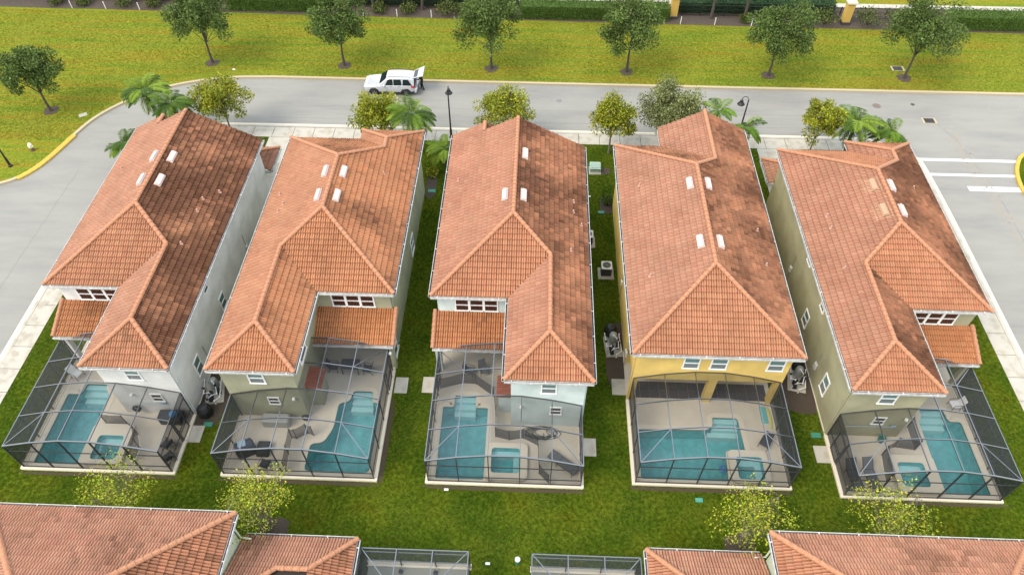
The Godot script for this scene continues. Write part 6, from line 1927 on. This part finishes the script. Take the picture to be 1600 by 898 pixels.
func hedge(label: String, x0: float, x1: float, z0: float, z1: float, h: float, tones: Array, group: String) -> void:
	var root := thing("hedge", label, "hedge", Vector3((x0 + x1) / 2, 0, (z0 + z1) / 2), group)
	var L := x1 - x0; var D := z1 - z0
	var mb := MB.new()
	mb.box(Vector3(-L / 2 + 0.12, 0, -D / 2 + 0.12), Vector3(L / 2 - 0.12, h - 0.14, D / 2 - 0.12))
	obj("inner_twigs", mb.mesh(), mat(lin(tones[1].r, tones[1].g, tones[1].b), 1.0), root)
	mb = MB.new()
	var n := int(L * (D + 2 * h) * 95)
	for i in n:
		var f := rng.randf()
		var x := rng.randf_range(-L / 2, L / 2)
		var p: Vector3; var d: Vector3
		if f < D / (D + 2 * h):
			p = Vector3(x, h + rng.randf_range(-0.12, 0.05) + 0.05 * fine.get_noise_1d(x * 1.5), rng.randf_range(-D / 2, D / 2)); d = Vector3.UP
		elif f < (D + 1.5 * h) / (D + 2 * h):
			p = Vector3(x, rng.randf_range(0.05, h), D / 2 + rng.randf_range(-0.12, 0.05)); d = Vector3.BACK
		else:
			p = Vector3(x, rng.randf_range(0.05, h), -D / 2 - rng.randf_range(-0.12, 0.05)); d = Vector3.FORWARD
		var dir := (d * 0.8 + rv()).normalized()
		var t: Color = tones[rng.randi() % tones.size()]
		var k := rng.randf_range(0.7, 1.3)
		mb.col = Color(t.r * k, t.g * k, t.b * k)
		mb.leaf(p, dir, dir.cross(rv()).normalized(), rng.randf_range(0.1, 0.18), 0.045)
	obj("foliage", mb.mesh(), M.leaf, root)

func shrub(label: String, at: Vector3, r: float, h: float, tones: Array, group: String) -> void:
	var root := thing("shrub", label, "shrub", at, group)
	var mb := MB.new(); var wood := MB.new()
	for i in 9:
		var a := TAU * i / 9.0
		var c := Vector3(cos(a) * r * 0.6, h * rng.randf_range(0.45, 0.8), sin(a) * r * 0.6) if i else Vector3(0, h * 0.75, 0)
		wood.tube([Vector3.ZERO, c], [0.03, 0.01], 4, false)
		clump(mb, c, r * 0.5, 70, 0.2, tones)
	obj("stems", wood.mesh(), M.bark, root)
	obj("foliage", mb.mesh(), M.leaf, root)

func planting() -> void:
	var oak := [Color(0.072, 0.115, 0.022), Color(0.10, 0.15, 0.032), Color(0.13, 0.175, 0.048), Color(0.055, 0.09, 0.02)]
	var lime := [Color(0.24, 0.27, 0.02), Color(0.31, 0.31, 0.022), Color(0.17, 0.21, 0.02), Color(0.36, 0.32, 0.03), Color(0.12, 0.16, 0.02)]
	var olive := [Color(0.12, 0.145, 0.045), Color(0.18, 0.20, 0.075), Color(0.10, 0.12, 0.03), Color(0.27, 0.28, 0.13)]
	var thin := [Color(0.36, 0.41, 0.03), Color(0.39, 0.40, 0.03), Color(0.27, 0.35, 0.03), Color(0.38, 0.31, 0.05), Color(0.20, 0.27, 0.03)]
	var green := [Color(0.075, 0.14, 0.012), Color(0.12, 0.20, 0.018), Color(0.18, 0.26, 0.028), Color(0.05, 0.095, 0.014)]
	# the row of oaks on the verge
	var g := "oaks on the verge across the street"
	var spots := [[-44.07, -53.71, 6.0, 2.3, "oak at the far left inside the bend of the road, leaning left"], [-31.7, -62.0, 7.3, 2.7, "oak on the verge second from the left, nearest the long left bend"], [-18.68, -62.05, 7.3, 2.7, "oak on the verge behind the sage green house, left of the silver car"], [-4.26, -62.05, 7.7, 3.0, "dense oak on the verge right of the silver car"], [8.84, -62.0, 7.8, 2.75, "oak on the verge straight behind the yellow lime tree"], [22.47, -61.9, 7.4, 3.15, "wide oak on the verge behind the yellow house lamp"], [35.4, -61.95, 8.0, 3.4, "largest oak on the verge beside the storm grate"]]
	for i in spots.size():
		var s: Array = spots[i]
		var t := tree("oak_tree", Vector3(s[0], 0, s[1]), s[2], 1.9, s[3], 54, 200, 0.22, oak, M.bark, 0.12)
		tag(t, s[4], "tree", g)
		var ring := MB.new()
		var edge := PackedVector2Array()
		for k in 16: edge.append(Vector2(cos(TAU * k / 16), sin(TAU * k / 16)) * (0.66 + 0.25 * fine.get_noise_2d(k * 2.0, i)))
		ring.flat(edge, 0.02)
		var m := ground("mulch_ring", ring, M.mulch)
		m.position = Vector3(s[0], 0, s[1])
	# street trees in front of the houses
	g = "street trees in front of the houses"
	tag(tree("lime_tree", Vector3(-12.9, 0, -50.0), 5.1, 1.3, 2.2, 56, 140, 0.2, lime, M.pale_bark, 0.09), "yellow green street tree left of the palm behind the sage green house", "tree", g)
	tag(tree("lime_tree", Vector3(-2.3, 0, -50.6), 5.5, 1.5, 2.2, 56, 140, 0.2, lime, M.pale_bark, 0.09), "yellow green street tree just behind the mint house ridge", "tree", g)
	tag(tree("lime_tree", Vector3(6.5, 0, -49.6), 5.9, 1.2, 2.15, 60, 150, 0.2, lime, M.pale_bark, 0.09, "cone"), "bright yellow pointed street tree between mint and yellow houses", "tree", g)
	tag(tree("lime_tree", Vector3(23.6, 0, -50.0), 5.4, 1.4, 1.7, 46, 130, 0.19, lime, M.pale_bark, 0.08), "yellow street tree behind the rightmost house, left of the big palm", "tree", g)
	tag(tree("lime_tree", Vector3(-26.6, 0, -51.0), 6.0, 1.4, 2.2, 54, 140, 0.2, lime, M.pale_bark, 0.09), "yellow green street tree right of the palms behind the white house", "tree", g)
	tag(tree("olive_tree", Vector3(11.4, 0, -50.6), 6.2, 1.5, 2.75, 70, 220, 0.18, olive, M.bark, 0.12), "large grey green street tree behind the yellow house", "tree", g)
	# palms
	g = "palms in front of the houses"
	for q in [[-32.6, -50.9, 4.3, 28, 2.5, "tall palm behind the white house, in the bend"], [-29.6, -48.9, 4.6, 24, 2.3, "palm just behind the white house ridge"], [-33.1, -46.0, 2.6, 20, 2.0, "low palm at the left eave of the white house"], [-10.0, -48.9, 4.0, 26, 2.6, "feathery palm right of the lime tree behind the sage house"], [-7.4, -47.6, 1.6, 18, 2.0, "low palm at the foot of the street lamp by the sage house"], [15.0, -49.9, 4.3, 9, 2.0, "thin palm behind the yellow house ridge"], [17.3, -49.0, 3.4, 12, 2.1, "drooping palm under the lamp behind the yellow house"], [26.3, -49.6, 3.6, 30, 2.7, "broad palm behind the rightmost house"], [29.3, -49.3, 2.9, 22, 2.2, "smaller palm at the right end behind the rightmost house"]]:
		tag(palm(Vector3(q[0], 0, q[1]), q[2], q[3], q[4], green), q[5], "palm", g)
	# thin many-stemmed trees on the near lawn
	g = "thin yellow shrub trees on the near lawn"
	var near := [[-21.8, -15.9, 4.9, 2.2, "sparse yellow green shrub tree before the white house pool"], [-14.2, -15.7, 5.2, 2.1, "sparse yellow shrub tree before the sage house pool"], [12.2, -15.7, 5.2, 2.1, "sparse bright yellow shrub tree before the yellow house pool"], [19.4, -15.9, 5.0, 2.3, "sparse yellow green shrub tree before the rightmost house pool"]]
	for q in near:
		tag(tree("shrub_tree", Vector3(q[0], 0, q[1]), q[2], 1.9, q[3], 84, 26, 0.13, thin, M.pale_bark, 0.03, "round", 8), q[4], "tree", g)
	# hedges
	var hg := [Color(0.035, 0.07, 0.008), Color(0.055, 0.10, 0.012), Color(0.08, 0.13, 0.018)]
	var dk := [Color(0.012, 0.035, 0.012), Color(0.02, 0.05, 0.015), Color(0.035, 0.075, 0.02)]
	g = "clipped hedges along the mulch bed"
	hedge("clipped hedge between the second and third oaks", -33.2, -21.8, -73.4, -71.9, 1.5, hg, g)
	hedge("long clipped hedge behind the oak right of the car", -1.9, 13.9, -73.1, -71.4, 1.5, hg, g)
	hedge("clipped hedge at the upper right corner", 42.6, 58.0, -72.7, -70.85, 1.5, hg, g)
	g = "dark hedges behind the fences"
	hedge("dark hedge behind the fence above the silver car", -20.2, -2.0, -75.0, -73.7, 1.35, dk, g)
	hedge("dark hedge behind the fence at the upper right", 15.0, 31.6, -74.7, -73.3, 1.25, dk, g)
	hedge("dark hedge behind the fence at the upper left corner", -60.0, -33.4, -75.2, -74.0, 1.4, dk, g)
	# palm trunks standing in the mulch (their heads are above the picture)
	g = "palms in the mulch behind the fence"
	for q in [[18.4, -72.3, "grey palm trunk by the fence, nearer the gold pier"], [21.9, -72.4, "grey palm trunk by the fence, further from the gold pier"], [-17.6, -73.0, "left palm trunk in the mulch above the silver car"], [-12.3, -72.9, "right palm trunk in the mulch above the silver car"]]:
		tag(palm(Vector3(q[0], 0, q[1]), 5.0, 11, 2.0, green), q[2], "palm", g)
	# loose shrubs in the mulch beds
	g = "shrubs in the mulch beds"
	var sh := [Color(0.06, 0.085, 0.02), Color(0.10, 0.13, 0.03), Color(0.04, 0.06, 0.015), Color(0.14, 0.15, 0.04)]
	for q in [[-52.0, 0.9, "at the far left end of the upper bed"], [-49.0, 0.8, "second in the upper left bed"], [-44.5, 1.0, "third in the upper left bed"], [-41.3, 0.9, "fourth in the upper left bed"], [-38.0, 1.0, "fifth in the upper left bed"], [-35.5, 0.9, "last in the upper left bed beside the hedge"], [-16.8, 0.8, "left of the marker above the silver car"], [-13.7, 0.9, "right of the middle marker above the silver car"], [-9.6, 1.2, "dark one near the oak above the silver car"], [-7.9, 1.0, "beside the oak right of the silver car"], [21.9, 0.6, "by the third marker of the right bed"], [25.2, 1.3, "behind the wide oak"], [27.8, 1.3, "right of the wide oak"], [30.2, 1.3, "left of the last gold pier"], [34.6, 1.4, "right of the last gold pier"], [37.5, 1.4, "behind the largest oak"], [40.6, 1.3, "left of the upper right hedge"]]:
		shrub("loose green shrub in the mulch, " + q[2], Vector3(q[0], 0, mulch_line(q[0]) - 0.9), q[1], q[1] * 1.1, sh, g)
	shrub("small shrub at the front corner of the sage green house", Vector3(-8.3, 0, -46.2), 0.45, 0.6, lime, "shrubs by the house walls")
	shrub("small shrub beside the drive of the white house", Vector3(-20.0, 0, -44.2), 0.5, 0.7, green, "shrubs by the house walls")
	shrub("low dark shrub by the yellow house wall", Vector3(6.1, 0, -43.4), 0.4, 0.5, oak, "shrubs by the house walls")
	grass()

func grass() -> void:
	for lawn in 2:
		var tuft := MB.new()
		for i in 7:
			var a := TAU * i / 7.0 + rng.randf()
			var o := Vector3(cos(a), 0, sin(a)) * rng.randf_range(0.0, 0.05)
			var d := Vector3(cos(a) * 0.9, 1.0, sin(a) * 0.9).normalized()
			var s := Vector3(-sin(a), 0, cos(a)) * 0.01
			var h := rng.randf_range(0.03, 0.05)
			tuft.up(o - s, o + s, o + d * h)
		var at := []; var cols := []
		var want := 150000 if lawn == 0 else 110000
		while at.size() < want:
			var p: Vector2
			if lawn == 0:
				p = Vector2(rng.randf_range(-33.4, 31.4), rng.randf_range(-50.7, -12.0))
				var skip := false
				for i in 5:
					var front: float = FRONT[i] + 0.12
					if absf(p.x - CX[i]) < 4.7 and p.y < front and p.y > -44.5: skip = true
				if p.y < -44.0 and ((p.x > -23.2 and p.x < -20.9) or (p.x > -16.8 and p.x < -12.6) or (p.x > 12.2 and p.x < 16) or p.x > 19.3 or (p.x > -5.6 and p.x < -1.4)): skip = true
				if skip: continue
			else:
				p = Vector2(rng.randf_range(-58, 54), rng.randf_range(-71.4, -44))
				if p.y > -59.95 and p.x > -25: continue
				if p.x > -44 and p.x < -24:
					var c := Vector2(-27.0, -46.6)
					if p.distance_to(c) < 14.4: continue
				if p.x <= -40 and p.y > -49.5: continue
				if p.y < mulch_line(p.x) + 0.15: continue
			var q := patchy.get_noise_2d(p.x * 1.6, p.y * 1.6) + 0.6 * fine.get_noise_2d(p.x * 0.7, p.y * 0.7)
			var c: Color
			if lawn == 0: c = Color(0.062, 0.093, 0.007).lerp(Color(0.148, 0.165, 0.02), clampf(0.35 + q, 0, 1))
			else: c = Color(0.13, 0.148, 0.015).lerp(Color(0.25, 0.235, 0.045), clampf(0.45 + q, 0, 1))
			var k := rng.randf_range(0.5, 1.5)
			at.append(Transform3D(Basis(Vector3.UP, rng.randf() * TAU).scaled(Vector3.ONE * rng.randf_range(0.7, 1.3)), Vector3(p.x, 0, p.y)))
			cols.append(Color(c.r * k, c.g * k, c.b * k))
		var mm := MultiMesh.new()
		mm.transform_format = MultiMesh.TRANSFORM_3D
		mm.use_colors = true
		mm.mesh = tuft.mesh()
		mm.instance_count = at.size()
		for i in at.size():
			mm.set_instance_transform(i, at[i]); mm.set_instance_color(i, cols[i])
		var o := MultiMeshInstance3D.new()
		o.name = "grass"; o.multimesh = mm; o.material_override = M.blade
		add_child(o, true)
		tag(stuff(o), "short dark green grass round the five houses" if lawn == 0 else "yellow green mown grass across the street", "grass")
